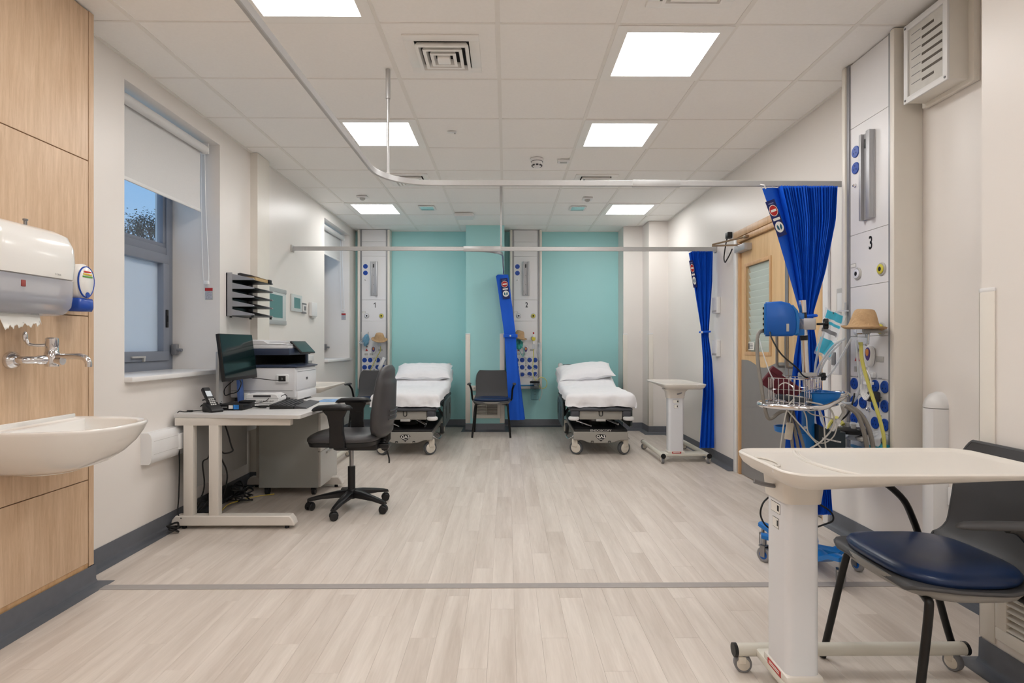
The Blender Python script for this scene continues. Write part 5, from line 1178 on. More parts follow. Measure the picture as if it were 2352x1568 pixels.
# ---------------------------------------------------------------- office chair
M_vinyl = mat('office_chair_vinyl', (66, 65, 67), .42, bump=(350, .1, .0006), var=(9, .04)); M_ofk = mat('office_chair_plastic', (26, 26, 28), .42, var=(9, .06))
t = thing('office_chair', 'dark grey swivel office chair with arms at the desk', 'office chair', (-1.105, 4.06, 0), RIGHT)
MB().lathe([(0, .075), (.035, .075), (.04, .085), (.038, .13), (.03, .14), (0, .14)], (0, 0, 0), 24).build('base_hub', M_ofk, t)
for k in range(5):
    a = PI / 2 * 0 + 2 * PI * k / 5 - 1.72 + PI / 2
    c_, s_ = math.cos(a), math.sin(a); R = []
    for d, w_, z0, z1 in ((.02, .03, .085, .135), (.1, .028, .085, .128), (.2, .024, .08, .108), (.275, .02, .068, .09), (.3, .016, .064, .082)):
        R.append([(c_ * d - s_ * q, s_ * d + c_ * q, z) for q, z in ((-w_, z0), (w_, z0), (w_, z1 - .012), (w_ * .5, z1), (-w_ * .5, z1), (-w_, z1 - .012))])
    l = MB().loft(R).build('base_leg', M_ofk, t, sharp=45)
    x, y = c_ * .283, s_ * .283; M = Matrix.Translation((x, y, 0)) @ Euler((0, 0, a + [.5, -1.1, 1.0, .2, -.6][k])).to_matrix().to_4x4()
    cw = MB().mtx(M)
    for q in (-.018, .018): cw.lathe([(0, -.011), (.022, -.011), (.028, -.006), (.028, .006), (.022, .011), (0, .011)], (q, 0, .028), 22, 'x')
    w1 = MB().mtx(M).lathe([(0, -.011), (.022, -.011), (.028, -.006), (.028, .006), (.022, .011), (0, .011)], (-.017, 0, .028), 22, 'x').build('castor_wheel', M_ofk, l)
    MB().mtx(M).lathe([(0, -.011), (.022, -.011), (.028, -.006), (.028, .006), (.022, .011), (0, .011)], (.017, 0, .028), 22, 'x').build('castor_wheel', M_ofk, l)
    MB().mtx(M).lathe([(.0, -.016), (.03, -.016), (.031, 0), (.03, .016), (0, .016)], (0, 0, .03), 22, 'x', ang=PI).build('castor_hood', M_ofk, l)
    MB().mtx(M).cyl((0, 0, .05), (0, 0, .075), .008, 10).build('castor_stem', M_steel, l)
MB().cyl((0, 0, .13), (0, 0, .3), .026, 20).build('column_sleeve', M_ofk, t)
MB().cyl((0, 0, .29), (0, 0, .44), .0145, 16).build('gas_column', M_steel, t)
MB().rb(-.09, -.1, .425, .09, .2, .472, .012).rb(-.03, .18, .43, .03, .27, .465, .008).build('tilt_mechanism', M_ofk, t)
sup = lambda a, e: (math.copysign(abs(math.cos(a)) ** e, math.cos(a)), math.copysign(abs(math.sin(a)) ** e, math.sin(a)))
def seatring(sx, sy, z): return [(sup(2 * PI * k / 44, .58)[0] * sx, sup(2 * PI * k / 44, .58)[1] * sy - .03, z - (.018 * max(0, -sup(2 * PI * k / 44, .58)[1] - .55))) for k in range(44)]
MB().loft([seatring(.2, .2, .468), seatring(.235, .235, .474), seatring(.242, .243, .5)]).build('seat_pan', M_ofk, t, sharp=50)
MB().loft([seatring(.238, .24, .5), seatring(.248, .25, .512), seatring(.246, .248, .53), seatring(.232, .232, .545), seatring(.17, .17, .549), seatring(.08, .08, .546)]).build('seat_cushion', M_vinyl, t, sharp=70)
# backrest, leaning back, shell ribbed behind
def bw(v): return lerp(-v, [(0, .09), (-.05, .15), (-.15, .195), (-.35, .215), (-.6, .21), (-.8, .195), (-.92, .165), (-.97, .13), (-1, .07)])
def bcen(v): return .222 + .045 * v
rings = []
for i in range(27):
    v = i / 26; z = .515 + .505 * v; wd = bw(v); th = (.066 - .03 * v) * (min(1, (v + .02) / .1) ** .5) * (min(1, (1.02 - v) / .08) ** .5)
    rings.append([(sup(2 * PI * k / 32, .7)[0] * wd, bcen(v) + sup(2 * PI * k / 32, .8)[1] * th - .03 * (sup(2 * PI * k / 32, .7)[0] * wd / .21) ** 2 + (.012 if sup(2 * PI * k / 32, .8)[1] > 0 and .2 < v < .8 else 0), z) for k in range(32)])
bk = MB().loft(rings).build('backrest', M_vinyl, t, sharp=70)
for j, z in enumerate((.655, .685, .715)):
    v = (z - .515) / .505; MB().tube(spline([(x, bcen(v) + .068 - .0 - .65 * x * x, z - .012 * math.cos(x * 8)) for x in (-.13, -.07, 0, .07, .13)], 4), .0055, 8).build('shell_rib', M_vinyl, bk)
MB().tube([(0, .225, .44), (0, .262, .5), (0, .262, .56)], .018, 12).build('back_bar', M_ofk, t)
bl = MB().tube([(0, .222 + .002 * k, .445 + .0085 * k) for k in range(15)], [.026 if k % 2 else .020 for k in range(15)], 14).build('bellows', M_ofk, t)
MB().lathe([(0, -.03), (.026, -.03), (.03, -.022), (.03, .022), (.026, .03), (0, .03)], (-.05, .23, .43), 8, 'x').build('back_knob', M_ofk, t)
MB().tube(spline([(-.07, .2, .44), (-.12, .22, .40), (-.15, .235, .33), (-.155, .235, .29)], 5), .006, 8).build('lever', M_ofk, t)
for s in (-1, 1):
    a = MB().prism([(-.075, .475), (.025, .475), (.028, .52), (.018, .6), (.02, .68), (.045, .735), (-.13, .735), (-.09, .69), (-.075, .62), (-.075, .53)], s * .262 - .014, s * .262 + .014, 'x', ch=.006).build('arm_bracket', M_ofk, t)
    MB().prism(rrect(-.04, .56, .01, .66, .012, 3), s * .262 - .017, s * .262 + .017, 'x').build('arm_slot', M_black, a)
    MB().rb(s * .2, -.05, .465, s * .265, .03, .48, .004).build('arm_mount', M_ofk, a)
    MB().loft([[(s * .262 + .042 * q * math.cos(an), y, .748 + z + .02 * q * math.sin(an)) for an in [2 * PI * k / 18 for k in range(18)]] for y, q, z in ((-.195, .2, -.022), (-.18, .7, -.015), (-.15, .95, -.005), (-.06, 1, 0), (.01, 1, 0), (.055, .9, -.003), (.075, .3, -.008))]).build('arm_pad', M_ofk, a, sharp=70)
# ---------------------------------------------------------------- door on the right wall
M_doorface = wood_mat('door_oak_veneer', (206, 168, 118), (232, 200, 154), .4, 18.0, .4, ring=5.0, bump=.03, axis=2)
M_kick = mat('door_kick_grey', (134, 132, 131), .42, bump=(200, .04), var=(9, .02))
t = bpy.data.objects.new('door_1', None); COL.objects.link(t); struct(t, 'oak double door with grey kick plates and a blinded vision panel')
t.location = (WR, (D0 + D1) / 2, 0); t.rotation_euler = (0, 0, RIGHT)
hw_ = (D1 - D0) / 2                                      # local x: -hw_ is the far jamb, +hw_ the near jamb; -y is the room
for s in (-1, 1):
    a, c = (s * hw_ - .0, s * (hw_ - .038)); a, c = min(a, c), max(a, c)
    MB().rb(a, -.004, 0, c, .16, DH - .002, .003).build('door_jamb', M_oakedge, t)
    a, c = s * (hw_ + .062), s * hw_; a, c = min(a, c), max(a, c)
    MB().rb(a, -.02, .0, c, -.0005, DH + .0, .004).build('architrave', M_white if s < 0 else M_white, t)
MB().rb(-hw_, -.012, DH - .045, hw_, .16, DH - .001, .003).build('door_head', M_oakedge, t)
MB().rb(-hw_ - .062, -.02, DH, hw_ + .062, -.0005, DH + .06, .004).build('head_architrave', M_oakedge, t)
def leaf(x0, x1, glass):
    L = thing('leaf', '', '', (0, 0, 0)); 
    return L
y0, y1 = .015, .055; split = .19; zt = DH - .05
def leafmesh(xa, xb, vision, flip):
    gx0, gx1, gz0, gz1 = vision if vision else (0, 0, 0, 0)
    b = MB()
    if vision:
        b.box(xa, y0, .006, gx0, y1, zt).box(gx1, y0, .006, xb, y1, zt).box(gx0, y0, .006, gx1, y1, gz0).box(gx0, y0, gz1, gx1, y1, zt)
    else: b.rb(xa, y0, .006, xb, y1, zt, .002)
    o = b.build('door_leaf', M_doorface, t)
    m = (xa + xb) / 2; w_ = (xb - xa) / 2 - .004
    top = []
    for k in range(25):
        q = k / 24; x = m - w_ + 2 * w_ * q; dip = .5 - .5 * math.cos(2 * PI * min(1, max(0, (q - .12) / .76))); top.append((x, 1.03 - .055 * dip))
    MB().prism([(m - w_, .008), (m + w_, .008)] + top[::-1], y0 - .003, y0 + .0005, 'y').build('kick_plate', M_kick, o)
    return o
A = leafmesh(-hw_ + .041, split - .002, (-.56, -.11, 1.10, 1.855), 1)
b = MB()
for (a, c, d, e) in ((-.585, 1.075, -.085, 1.105), (-.585, 1.85, -.085, 1.88), (-.585, 1.1, -.555, 1.855), (-.115, 1.1, -.085, 1.855)): b.rb(a, y0 - .008, c, d, y0 + .002, e, .003)
b.build('glazing_bead', M_oakedge, A)
MB().box(-.56, y0 + .012, 1.10, -.11, y0 + .02, 1.855).build('pane', mat('vision_glass_greenish', (214, 228, 222), .2, alpha=.18, var=(5, .02)), A)
for k in range(13):
    z = 1.14 + k * .0545
    MB().mtx(Matrix.Translation((-.335, y0 + .03, z + .027)) @ Euler((.35, 0, 0)).to_matrix().to_4x4()).rb(-.222, -.002, -.028, .222, .002, .028, .0015, 1).build('slat', mat('door_blind_slat', (226, 236, 231), .5, var=(5, .02)), A)
MB().box(-.56, y0 + .038, 1.10, -.11, y0 + .04, 1.855).build('rear_film', mat('vision_rear_film', (196, 208, 204), .6, var=(5, .02)), A)
MB().box(-.545, y0 + .0105, 1.118, -.43, y0 + .0118, 1.185).build('glass_notice', M_paper, A)
for k in range(4): MB().box(-.515, y0 + .0095, 1.13 + .013 * k, -.455, y0 + .0104, 1.136 + .013 * k).build('notice_print', M_mgrey, A)
MB().prism(rrect(-.54, 1.125, -.522, 1.178, .006, 3), y0 + .0095, y0 + .0104, 'y').build('notice_symbol', M_ink, A)
Bl = leafmesh(split + .002, hw_ - .041, None, -1)
for x, par in ((split - .06, A), (split + .08, Bl)):
    MB().tube(spline([(x, y0, 1.31), (x, y0 - .05, 1.31), (x, y0 - .06, 1.29), (x, y0 - .06, 1.05), (x, y0 - .06, 1.02), (x, y0 - .05, 1.0), (x, y0, 1.0)], 4), .0105, 10).build('pull_handle', M_steel, par)
MB().rb(split - .05, y0 - .005, .01, split - .002, y0 + .001, zt, .001, 1).build('meeting_stile', M_mgrey, A)
# door closer with its parallel arms
t = thing('door_closer', 'silver overhead door closer with folding arms', 'door closer', (WR, (D0 + D1) / 2, 0), RIGHT)
MB().rb(-.66, -.055, 1.985, -.44, .014, 2.045, .006).build('closer_body', M_alu, t)
MB().rb(-.665, -.05, 2.0, -.657, .0, 2.03, .003).build('closer_cap', M_black, t)
MB().tube([(-.60, -.03, 2.05), (-.74, -.22, 2.066), (-.742, -.222, 2.066)], .008, 8).build('closer_arm', mat('closer_arm_bronze', (150, 130, 108), .35, .6, var=(9, .04)), t)
MB().tube([(-.74, -.22, 2.078), (-.48, -.03, 2.10)], .008, 8).build('closer_arm', MATS['closer_arm_bronze'], t)
MB().rb(-.5, -.045, 2.09, -.44, -.013, 2.112, .004).build('arm_shoe', MATS['closer_arm_bronze'], t)
t = thing('door_sensor', 'black cable box with looped lead above the door closer', 'cable box', (WR, 5.29, 2.185), RIGHT)
MB().rb(-.03, -.045, -.028, .035, -.0005, .028, .005).build('box', M_black, t)
MB().tube(spline([(-.02, -.03, -.025), (-.05, -.035, -.1), (-.07, -.04, -.2), (-.03, -.045, -.245), (.02, -.045, -.225), (.05, -.03, -.18), (.085, -.024, -.14)], 7), .006, 8).build('lead', M_cable, t)
# white plates behind the far curtain and beside the door
for lb, y, z, h in (('upper white wall dispenser edge behind the far right curtain', 5.62, 1.555, .08), ('lower white wall dispenser edge behind the far right curtain', 5.62, 1.13, .08)):
    w_ = thing('wall_dispenser', lb, 'wall dispenser', (WR, y, z), RIGHT, 'white dispensers by the far curtain')
    MB().rb(-.06, -.04, -h, .075, -.0005, h, .006).build('cover', M_white, w_); MB().rb(-.05, -.043, -h + .01, .065, -.038, -h + .03, .002).build('lower_slot', M_lgrey, w_)
w_ = thing('switch_plate', 'pale switch plate high on the wall behind the mask pack', 'switch', (WR, 3.53, 1.43), RIGHT)
MB().rb(-.045, -.012, -.09, .045, -.0005, .09, .004).build('plate', M_lgrey, w_); MB().rb(-.03, -.016, -.06, .03, -.011, .06, .003).build('rocker', M_white, w_)
w_ = thing('hand_dispenser', 'white wall dispenser behind the clear tubing', 'wall dispenser', (WR, 3.50, 1.06), RIGHT)
MB().rb(-.05, -.07, -.08, .05, -.0005, .13, .015).build('body', M_white, w_); MB().rb(-.02, -.078, -.02, .02, -.068, .06, .004).build('window_slot', M_mgrey, w_)

# ---------------------------------------------------------------- near right wall
t = thing('zone_panel_box', 'white wall box with slotted gas chart window near the ceiling', 'wall cabinet', (WR, 2.655, 2.53), RIGHT)
MB().rb(-.155, -.03, -.19, .16, -.0005, .215, .004).build('back_tray', M_cream, t)
MB().rb(-.14, -.12, -.17, .13, -.025, .205, .004).build('box_body', M_cream, t)
b = MB()
for (a, c, d, e) in ((-.145, -.175, .135, -.145), (-.145, .18, .135, .21), (-.145, -.15, -.117, .185), (.107, -.15, .135, .185)): b.rb(a, -.13, c, d, -.118, e, .003)
b.build('window_frame', M_white, t)
MB().box(-.12, -.1215, -.15, .11, -.1195, .185).build('chart', mat('chart_paper', (206, 204, 198), .5, var=(30, .04)), t)
for k in range(7):
    z = .14 - .04 * k; s = MB().box(-.03 if k else -.03, -.1228, z - .006, .095 - (.05 if k in (0, 6) else 0), -.1212, z + .006).build('chart_bar', mat('chart_bar_brown', (84, 76, 66), .5, var=(30, .15)), t)
    MB().box(-.1, -.1226, z + .006, -.04, -.1213, z + .009).build('chart_text', M_mgrey, s)
for x in (-.132, .122):
    for z in (-.16, .195): MB().lathe([(0, 0), (.006, 0), (.005, -.003), (0, -.004)], (x, -.13, z), 10, 'y').build('frame_screw', M_mgrey, t)
t = thing('pipe_cover', 'white rounded vertical pipe cover on the near right wall', 'pipe cover', (WR, 2.73, 0), RIGHT)
MB().prism([(-.055, 0), (-.052, -.03), (-.035, -.06), (0, -.072), (.035, -.06), (.052, -.03), (.055, 0)], .11, .86, 'z').build('cover', M_white, t)
MB().loft([[(x * s, y * s, z) for x, y in ((-.055, -.0005), (-.052, -.03), (-.035, -.06), (0, -.072), (.035, -.06), (.052, -.03), (.055, -.0005))] for s, z in ((1, .863), (1, .875), (.9, .9), (.65, .925), (.3, .938))]).build('top_cap', M_white, t, sharp=60)
t = thing('wall_socket', 'white double wall socket low on the near right wall', 'socket', (WR, 2.60, .45), RIGHT)
MB().rb(-.073, -.01, -.043, .073, -.0005, .043, .004).build('plate', M_white, t)
for x in (-.035, .035):
    s = MB().rb(x - .012, -.013, .012, x + .012, -.009, .032, .002).build('switch', M_white, t)
    o = MB()
    for dx, dz in ((0, 0), (-.011, -.018), (.011, -.018)): o.box(x + dx - .003, -.0106, dz - .006, x + dx + .003, -.0098, dz + .002)
    q = o.build('pin_slots', M_ink, t); q['kind'] = 'stuff'
def guard(label, x0, y0_, x1, y1_, z1, z0=.11):
    """plastic corner guard: two thin wings round an outer corner (x0,y0_)-(x1,y1_) box, wing tops bevelled"""
    t = thing('corner_guard', label, 'corner guard', (0, 0, 0), 0, 'plastic wall corner guards')
    return t
def wing(t, x0, y0_, x1, y1_, z0, z1):
    MB().rb(x0, y0_, z0, x1, y1_, z1, .0025).build('wing', M_cream, t)
    MB().rb(x0 - .001, y0_ - .001, z1 - .004, x1 + .001, y1_ + .001, z1 + .012, .004).build('top_cap', M_white, t)
t = guard('white corner guard on the left edge of the teal pillar', 0, 0, 0, 0, 0); wing(t, -.55, 7.624, -.487, 7.63, .11, 1.30); wing(t, -.551, 7.624, -.545, 7.69, .11, 1.30)
t = guard('white corner guard on the right edge of the teal pillar', 0, 0, 0, 0, 0); wing(t, -.09, 7.624, -.024, 7.63, .11, 1.30); wing(t, -.03, 7.624, -.024, 7.69, .11, 1.30)
t = guard('cream corner guard beside the right teal alcove', 0, 0, 0, 0, 0); wing(t, 1.584, 7.704, 1.645, 7.71, .11, 1.30); wing(t, 1.584, 7.704, 1.59, 7.77, .11, 1.30)
t = guard('cream corner guard on the inner corner boxing by the right wall', 0, 0, 0, 0, 0); wing(t, 1.844, 7.354, 1.905, 7.36, .11, 1.30); wing(t, 1.844, 7.354, 1.85, 7.42, .11, 1.30)
t = guard('tall white corner guard on the near right wall projection', 0, 0, 0, 0, 0); wing(t, 1.724, 1.99, 1.73, 2.056, .11, 1.36); wing(t, 1.724, 2.05, 1.79, 2.056, .11, 1.36)
def louvre(label, loc, rz, w_, h_, n, fr=.045):
    t = thing('vent_grille', label, 'vent grille', loc, rz, 'wall vent grilles')
    b = MB()
    for (a, c, d, e) in ((-w_, -h_, w_, -h_ + fr), (-w_, h_ - fr, w_, h_), (-w_, -h_ + fr - .002, -w_ + fr, h_ - fr + .002), (w_ - fr, -h_ + fr - .002, w_, h_ - fr + .002)): b.rb(a, -.022, c, d, -.0005, e, .004)
    b.build('frame', M_cream, t)
    MB().box(-w_ + fr, -.004, -h_ + fr, w_ - fr, -.0008, h_ - fr).build('dark_backing', mat('grille_dark', (46, 43, 40), .8, var=(9, .1)), t)
    for k in range(n):
        z = -h_ + fr + (k + .5) * (2 * h_ - 2 * fr) / n
        MB().mtx(Matrix.Translation((0, -.012, z)) @ Euler((.6, 0, 0)).to_matrix().to_4x4()).box(-w_ + fr, -.011, -.0016, w_ - fr, .010, .0016).build('slat', M_cream, t)
    MB().rb(-.003, -.021, -h_ + fr, .003, -.014, h_ - fr, .001, 1).build('mullion', M_cream, t)
louvre('white louvred vent low on the teal pillar behind the chair', (-.27, 7.63, .33), BACK, .19, .155, 11)
louvre('white louvred vent low on the near right wall projection', (1.73, 1.77, .33), RIGHT, .2, .19, 13)
t = thing('pillar_socket', 'white cable outlet on the teal pillar behind the chair', 'socket', (-.43, 7.63, .58), BACK)
MB().rb(-.06, -.02, -.035, .05, -.0005, .035, .006).build('cover', M_cream, t); MB().cyl((.0, -.024, 0), (.0, -.018, 0), .012, 12).build('outlet', M_lgrey, t)

# ---------------------------------------------------------------- vital signs cart
M_cblue = mat('cart_blue', (22, 112, 190), .35, var=(6, .03)); M_cdk = mat('cart_blue_deep', (14, 92, 182), .4, coat=.0, var=(4, .02)); M_tyrec = mat('cart_tyre_clear_grey', (140, 140, 142), .3, var=(9, .05))
t = thing('vital_signs_cart', 'blue wheeled vital signs cart with wire basket beside the curtain', 'medical cart', (1.585, 2.97, 0), 0)
for k, (x, y, a) in enumerate(((-.20, .07, .6), (.02, -.26, -.4), (.225, -.06, .15), (.13, .22, .8), (-.12, .26, -.5))):
    L = math.hypot(x, y); ang = math.atan2(y, x); c_, s_ = math.cos(ang), math.sin(ang); R = []
    for d, w_, z0, z1 in ((.0, .035, .085, .115), (.06, .04, .08, .11), (.13, .045, .075, .1), (L - .05, .034, .12, .142), (L + .015, .022, .13, .148)):
        R.append([(c_ * d - s_ * q, s_ * d + c_ * q, z) for q, z in ((-w_, z0), (w_, z0), (w_, z1), (w_ * .5, z1 + .006), (-w_ * .5, z1 + .006), (-w_, z1))])
    l = MB().loft(R).build('base_arm', M_cblue, t, sharp=45)
    M = Matrix.Translation((x, y, 0)) @ Euler((0, 0, a)).to_matrix().to_4x4()
    w1 = MB().mtx(M).lathe([(.022, -.011), (.033, -.012), (.039, -.006), (.039, .006), (.033, .012), (.022, .011)], (0, 0, .039), 26, 'x').build('castor_tyre', M_tyrec, l)
    MB().mtx(M).lathe([(0, -.013), (.024, -.011), (.024, .011), (0, .013)], (0, 0, .039), 20, 'x').build('castor_hub', M_cdk, l)
    f = MB().mtx(M)
    f.box(-.02, -.014, .03, -.0165, .014, .088).box(.0165, -.014, .03, .02, .014, .088).box(-.02, -.016, .086, .02, .02, .09); f.cyl((0, 0, .088), (0, 0, .135), .009, 12)
    f.build('castor_fork', M_steel, l)
MB().rb(-.024, -.024, .1, .024, .024, .90, .006).build('lower_column', M_cblue, t)
p = MB().cyl((-.005, 0, .88), (-.03, 0, 1.40), .017, 18).build('upper_pole', M_chrome, t)
MB().cyl((-.022, 0, 1.26), (-.028, 0, 1.335), .019, 16).build('grip_sleeve', M_black, p); MB().cyl((-.02, 0, 1.19), (-.0215, 0, 1.215), .019, 16).build('grip_sleeve', M_black, p)
MB().rb(-.04, -.03, .98, .035, .03, 1.02, .004).build('pole_clamp', M_lgrey, t)
def star_knob(x, y, z, r, ax, name, par):
    P = [(r * (1 + .16 * math.cos(6 * a)) * math.cos(a), r * (1 + .16 * math.cos(6 * a)) * math.sin(a)) for a in [2 * PI * k / 36 for k in range(36)]]
    b = MB().prism([(y + q, z + s) for q, s in P], x, x + .024, 'x', ch=.004); b.cyl((x - .03, y, z), (x, y, z), .006, 10); return b.build(name, M_black, par)
star_knob(.065, 0, 1.0, .02, 'x', 'clamp_knob', t)
# tray with chrome loop handle
MB().tube(spline([(-.29, -.14, .863), (-.22, -.22, .862), (-.13, -.265, .862), (-.05, -.25, .868), (.03, -.2, .888), (.11, -.14, .908), (.155, -.09, .914), (.165, -.03, .914), (.13, .03, .908), (.05, .06, .885), (-.05, .09, .865), (-.18, .06, .863), (-.27, -.03, .863)], 5, True), .0135, 12, closed=True).build('handle_loop', M_chrome, t)
tr = MB(); tr.box(-.02, -.165, .862, .17, .02, .866)
MB().loft([[(a, c, .868) for a, c in rrect(-.07, -.18, .055, -.05, .012, 3)], [(a, c, .925) for a, c in rrect(-.082, -.192, .067, -.038, .014, 3)], [(a, c, .931) for a, c in rrect(-.09, -.2, .075, -.03, .014, 3)], [(a, c, .931) for a, c in rrect(-.078, -.188, .063, -.042, .014, 3)], [(a, c, .872) for a, c in rrect(-.066, -.176, .051, -.054, .012, 3)]]).build('blue_bin', M_cblue, t)
MB().prism([(-.27, -.12), (-.13, -.24), (.02, -.18), (.11, -.09), (.1, .02), (-.05, .07), (-.22, .02)], .857, .865, ch=.002).build('tray_plate', M_alu, t)
# wire basket
bk = thing('wire_basket', 'chrome wire basket on the vital signs cart', 'wire basket', (1.462, 2.868, 0), -PI / 4)
bx0, bx1, by0, by1 = -.085, .085, -.12, .12; rails = []
for z in (.885, .945, 1.0): MB().tube([(bx0, by0, z), (bx1, by0, z), (bx1, by1, z), (bx0, by1, z)], .0032 if z < .99 else .004, 6, closed=True).build('hoop', M_chrome, bk)
for k in range(8):
    x = bx0 + (bx1 - bx0) * k / 7; MB().tube([(x, by0, 1.0), (x, by0, .872), (x, by1, .872), (x, by1, 1.0)], .0024, 6).build('wire', M_chrome, bk)
for k in range(1, 10):
    y = by0 + (by1 - by0) * k / 10; MB().tube([(bx0, y, 1.0), (bx0, y, .872), (bx1, y, .872), (bx1, y, 1.0)], .0024, 6).build('wire', M_chrome, bk)
MB().tube(spline([(-.035, by0 - .004, .875), (-.035, by0 - .004, .95), (-.022, by0 - .004, .972), (0, by0 - .004, .98), (.022, by0 - .004, .97), (.035, by0 - .004, .95), (.035, by0 - .004, .875)], 5), .003, 6).build('front_loop', M_chrome, bk)
# contents: cuff and handset
c = thing('pressure_cuff', 'folded maroon blood pressure cuff in the wire basket', 'pressure cuff', (1.51, 2.975, 0), -.3)
MB().mtx(Matrix.Translation((-.07, -.105, .955)) @ Euler((.15, .62, .1)).to_matrix().to_4x4()).rb(-.095, -.018, -.05, .085, .018, .045, .008).rb(-.1, -.024, .03, -.04, .014, .058, .006).build('cuff_fabric', mat('cuff_maroon', (92, 32, 44), .8, bump=(200, .3), var=(20, .1)), c)
c = thing('cuff_remote', 'dark grey handset lying in the wire basket', 'handset', (1.585, 2.97, 0), 0)
MB().mtx(Matrix.Translation((-.16, -.15, .898)) @ Euler((0, .12, -.5)).to_matrix().to_4x4()).rb(-.07, -.022, -.012, .09, .022, .014, .006).build('body', mat('handset_slate', (54, 62, 72), .4, var=(20, .1)), c)
MB().mtx(Matrix.Translation((-.16, -.15, .898)) @ Euler((0, .12, -.5)).to_matrix().to_4x4()).rb(-.03, -.018, .013, .05, .018, .0165, .001, 1).build('button_panel', M_lgrey, c)
# patient monitor
m = thing('patient_monitor', 'bright blue patient monitor clamped to the cart pole', 'patient monitor', (1.585, 2.97, 0), -.42)
P = [(-.225, 1.215), (-.06, 1.215), (-.05, 1.225), (-.048, 1.30), (-.056, 1.345), (-.08, 1.378), (-.12, 1.388), (-.225, 1.385)]
MB().prism([(-.205, 1.213), (-.075, 1.213), (-.062, 1.225), (-.058, 1.29), (-.066, 1.345), (-.09, 1.38), (-.13, 1.392), (-.205, 1.39)], -.11, .11, 'y', ch=.008).build('case', M_cdk, m, sharp=50)
MB().prism([(-.07, 1.215), (-.05, 1.222), (-.044, 1.29), (-.052, 1.34), (-.075, 1.372), (-.085, 1.37), (-.066, 1.33), (-.062, 1.25)], -.106, .106, 'y', ch=.004).build('rear_bezel', M_cblue, m)
MB().rb(-.212, -.104, 1.222, -.203, .104, 1.382, .003).build('screen_bezel', M_cblue, m)
MB().box(-.2132, -.085, 1.26, -.2115, .09, 1.365).build('screen', M_screen, m)
for k in range(5): MB().rb(-.219, -.102, 1.24 + k * .028, -.21, -.086, 1.252 + k * .028, .002).build('side_key', M_black, m)
MB().rb(-.107, -.114, 1.235, -.094, -.109, 1.275, .002).build('port_cover', M_lgrey, m)
MB().rb(-.06, -.03, 1.215, -.018, .03, 1.335, .004).build('mount_bracket', M_cblue, m)
MB().rb(-.045, -.03, 1.245, .035, .03, 1.305, .003).build('pole_clamp', M_alu, m)
star_knob(.07, 0, 1.275, .027, 'x', 'clamp_knob', m)
# power supply and cup tray
m = thing('power_supply', 'slate power box fixed to the side of the cart column', 'power supply', (1.585, 2.97, 0), 0)
MB().prism([(.026, .60), (.155, .60), (.165, .64), (.165, .715), (.14, .715), (.14, .73), (.1, .715), (.026, .755)], -.06, .03, 'y', ch=.005).build('case', mat('supply_slate', (40, 52, 60), .45, var=(9, .05)), m)
MB().mtx(Matrix.Translation((.09, -.0608, .675)) @ Euler((0, .22, 0)).to_matrix().to_4x4()).box(-.05, -.0004, -.004, .05, .001, .004).build('printed_strip', mat('worn_white_print', (214, 214, 214), .5, var=(420, .6)), m)
MB().lathe([(.055, 0), (.06, .004), (.064, .03), (.058, .03), (.05, .008), (0, .008), (0, 0)], (-.13, -.04, .715), 24).rb(-.08, -.015, .70, -.02, .015, .725, .004).build('cup_ring', M_cblue, t)
MB().lathe([(0, 0), (.008, 0), (.007, -.006), (0, -.007)], (-.03, -.0245, .735), 12, 'y').build('bolt', M_white, t)
# leads and hoses
M_hose = mat('hose_grey', (128, 124, 118), .5, var=(20, .04)); M_wire = mat('sensor_wire_grey', (186, 184, 178), .45, var=(20, .03))
def cl(name, label, P, r, m_, cat='cable'): return tag(MB().tube(spline([(x + 1.585, y + 2.97, z) for x, y, z in P], 8), r, 8).build(name, m_), label, cat)
cl('pressure_hose', 'thick grey hose arching from the patient monitor to the cart tray', [(-.205, .03, 1.235), (-.25, .0, 1.237), (-.285, -.04, 1.2), (-.30, -.08, 1.08), (-.30, -.12, .95), (-.29, -.14, .84), (-.275, -.14, .80), (-.255, -.14, .80), (-.22, -.15, .83), (-.17, -.17, .85)], .0095, M_hose, 'hose')
cl('sensor_lead', 'thin clear sensor lead beside the thick grey hose', [(-.28, -.05, 1.2), (-.282, -.1, 1.12), (-.268, -.14, 1.03), (-.25, -.15, .99)], .0028, M_ctube)
cl('power_lead', 'black lead sweeping from the patient monitor to the basket', [(-.215, -.03, 1.232), (-.22, -.06, 1.2), (-.2, -.12, 1.12), (-.13, -.14, 1.05), (-.06, -.06, 1.01), (-.01, -.03, .99)], .004, M_cable)
cl('power_lead', 'black lead stretched from the cart to bedhead unit three', [(.165, .01, .76), (.22, .03, .79), (.28, .08, .84), (.32, .12, .9)], .0045, M_cable)
cl('sensor_lead', 'grey sensor lead looping from the basket over the tray edge', [(-.17, -.19, .90), (-.21, -.215, .87), (-.235, -.225, .80), (-.25, -.225, .7), (-.265, -.22, .58)], .0035, M_wire)
cl('sensor_lead', 'long grey sensor lead arching below the tray to the left', [(-.12, -.21, .89), (-.02, -.23, .86), (-.0, -.235, .78), (-.06, -.235, .70), (-.15, -.235, .64), (-.19, -.23, .56)], .0042, M_wire)
cl('sensor_lead', 'grey lead crossing diagonally under the basket', [(-.22, -.2, .86), (-.17, -.225, .79), (-.1, -.23, .71), (-.04, -.23, .64), (.0, -.225, .56)], .0035, M_wire)
cl('sensor_lead', 'small coil of grey lead hanging under the basket', [(-.15, -.2, .88), (-.13, -.225, .82), (-.12, -.23, .74), (-.06, -.23, .69), (.0, -.23, .72), (.02, -.225, .79), (-.03, -.22, .815), (-.1, -.22, .83), (-.14, -.215, .87)], .003, M_wire)
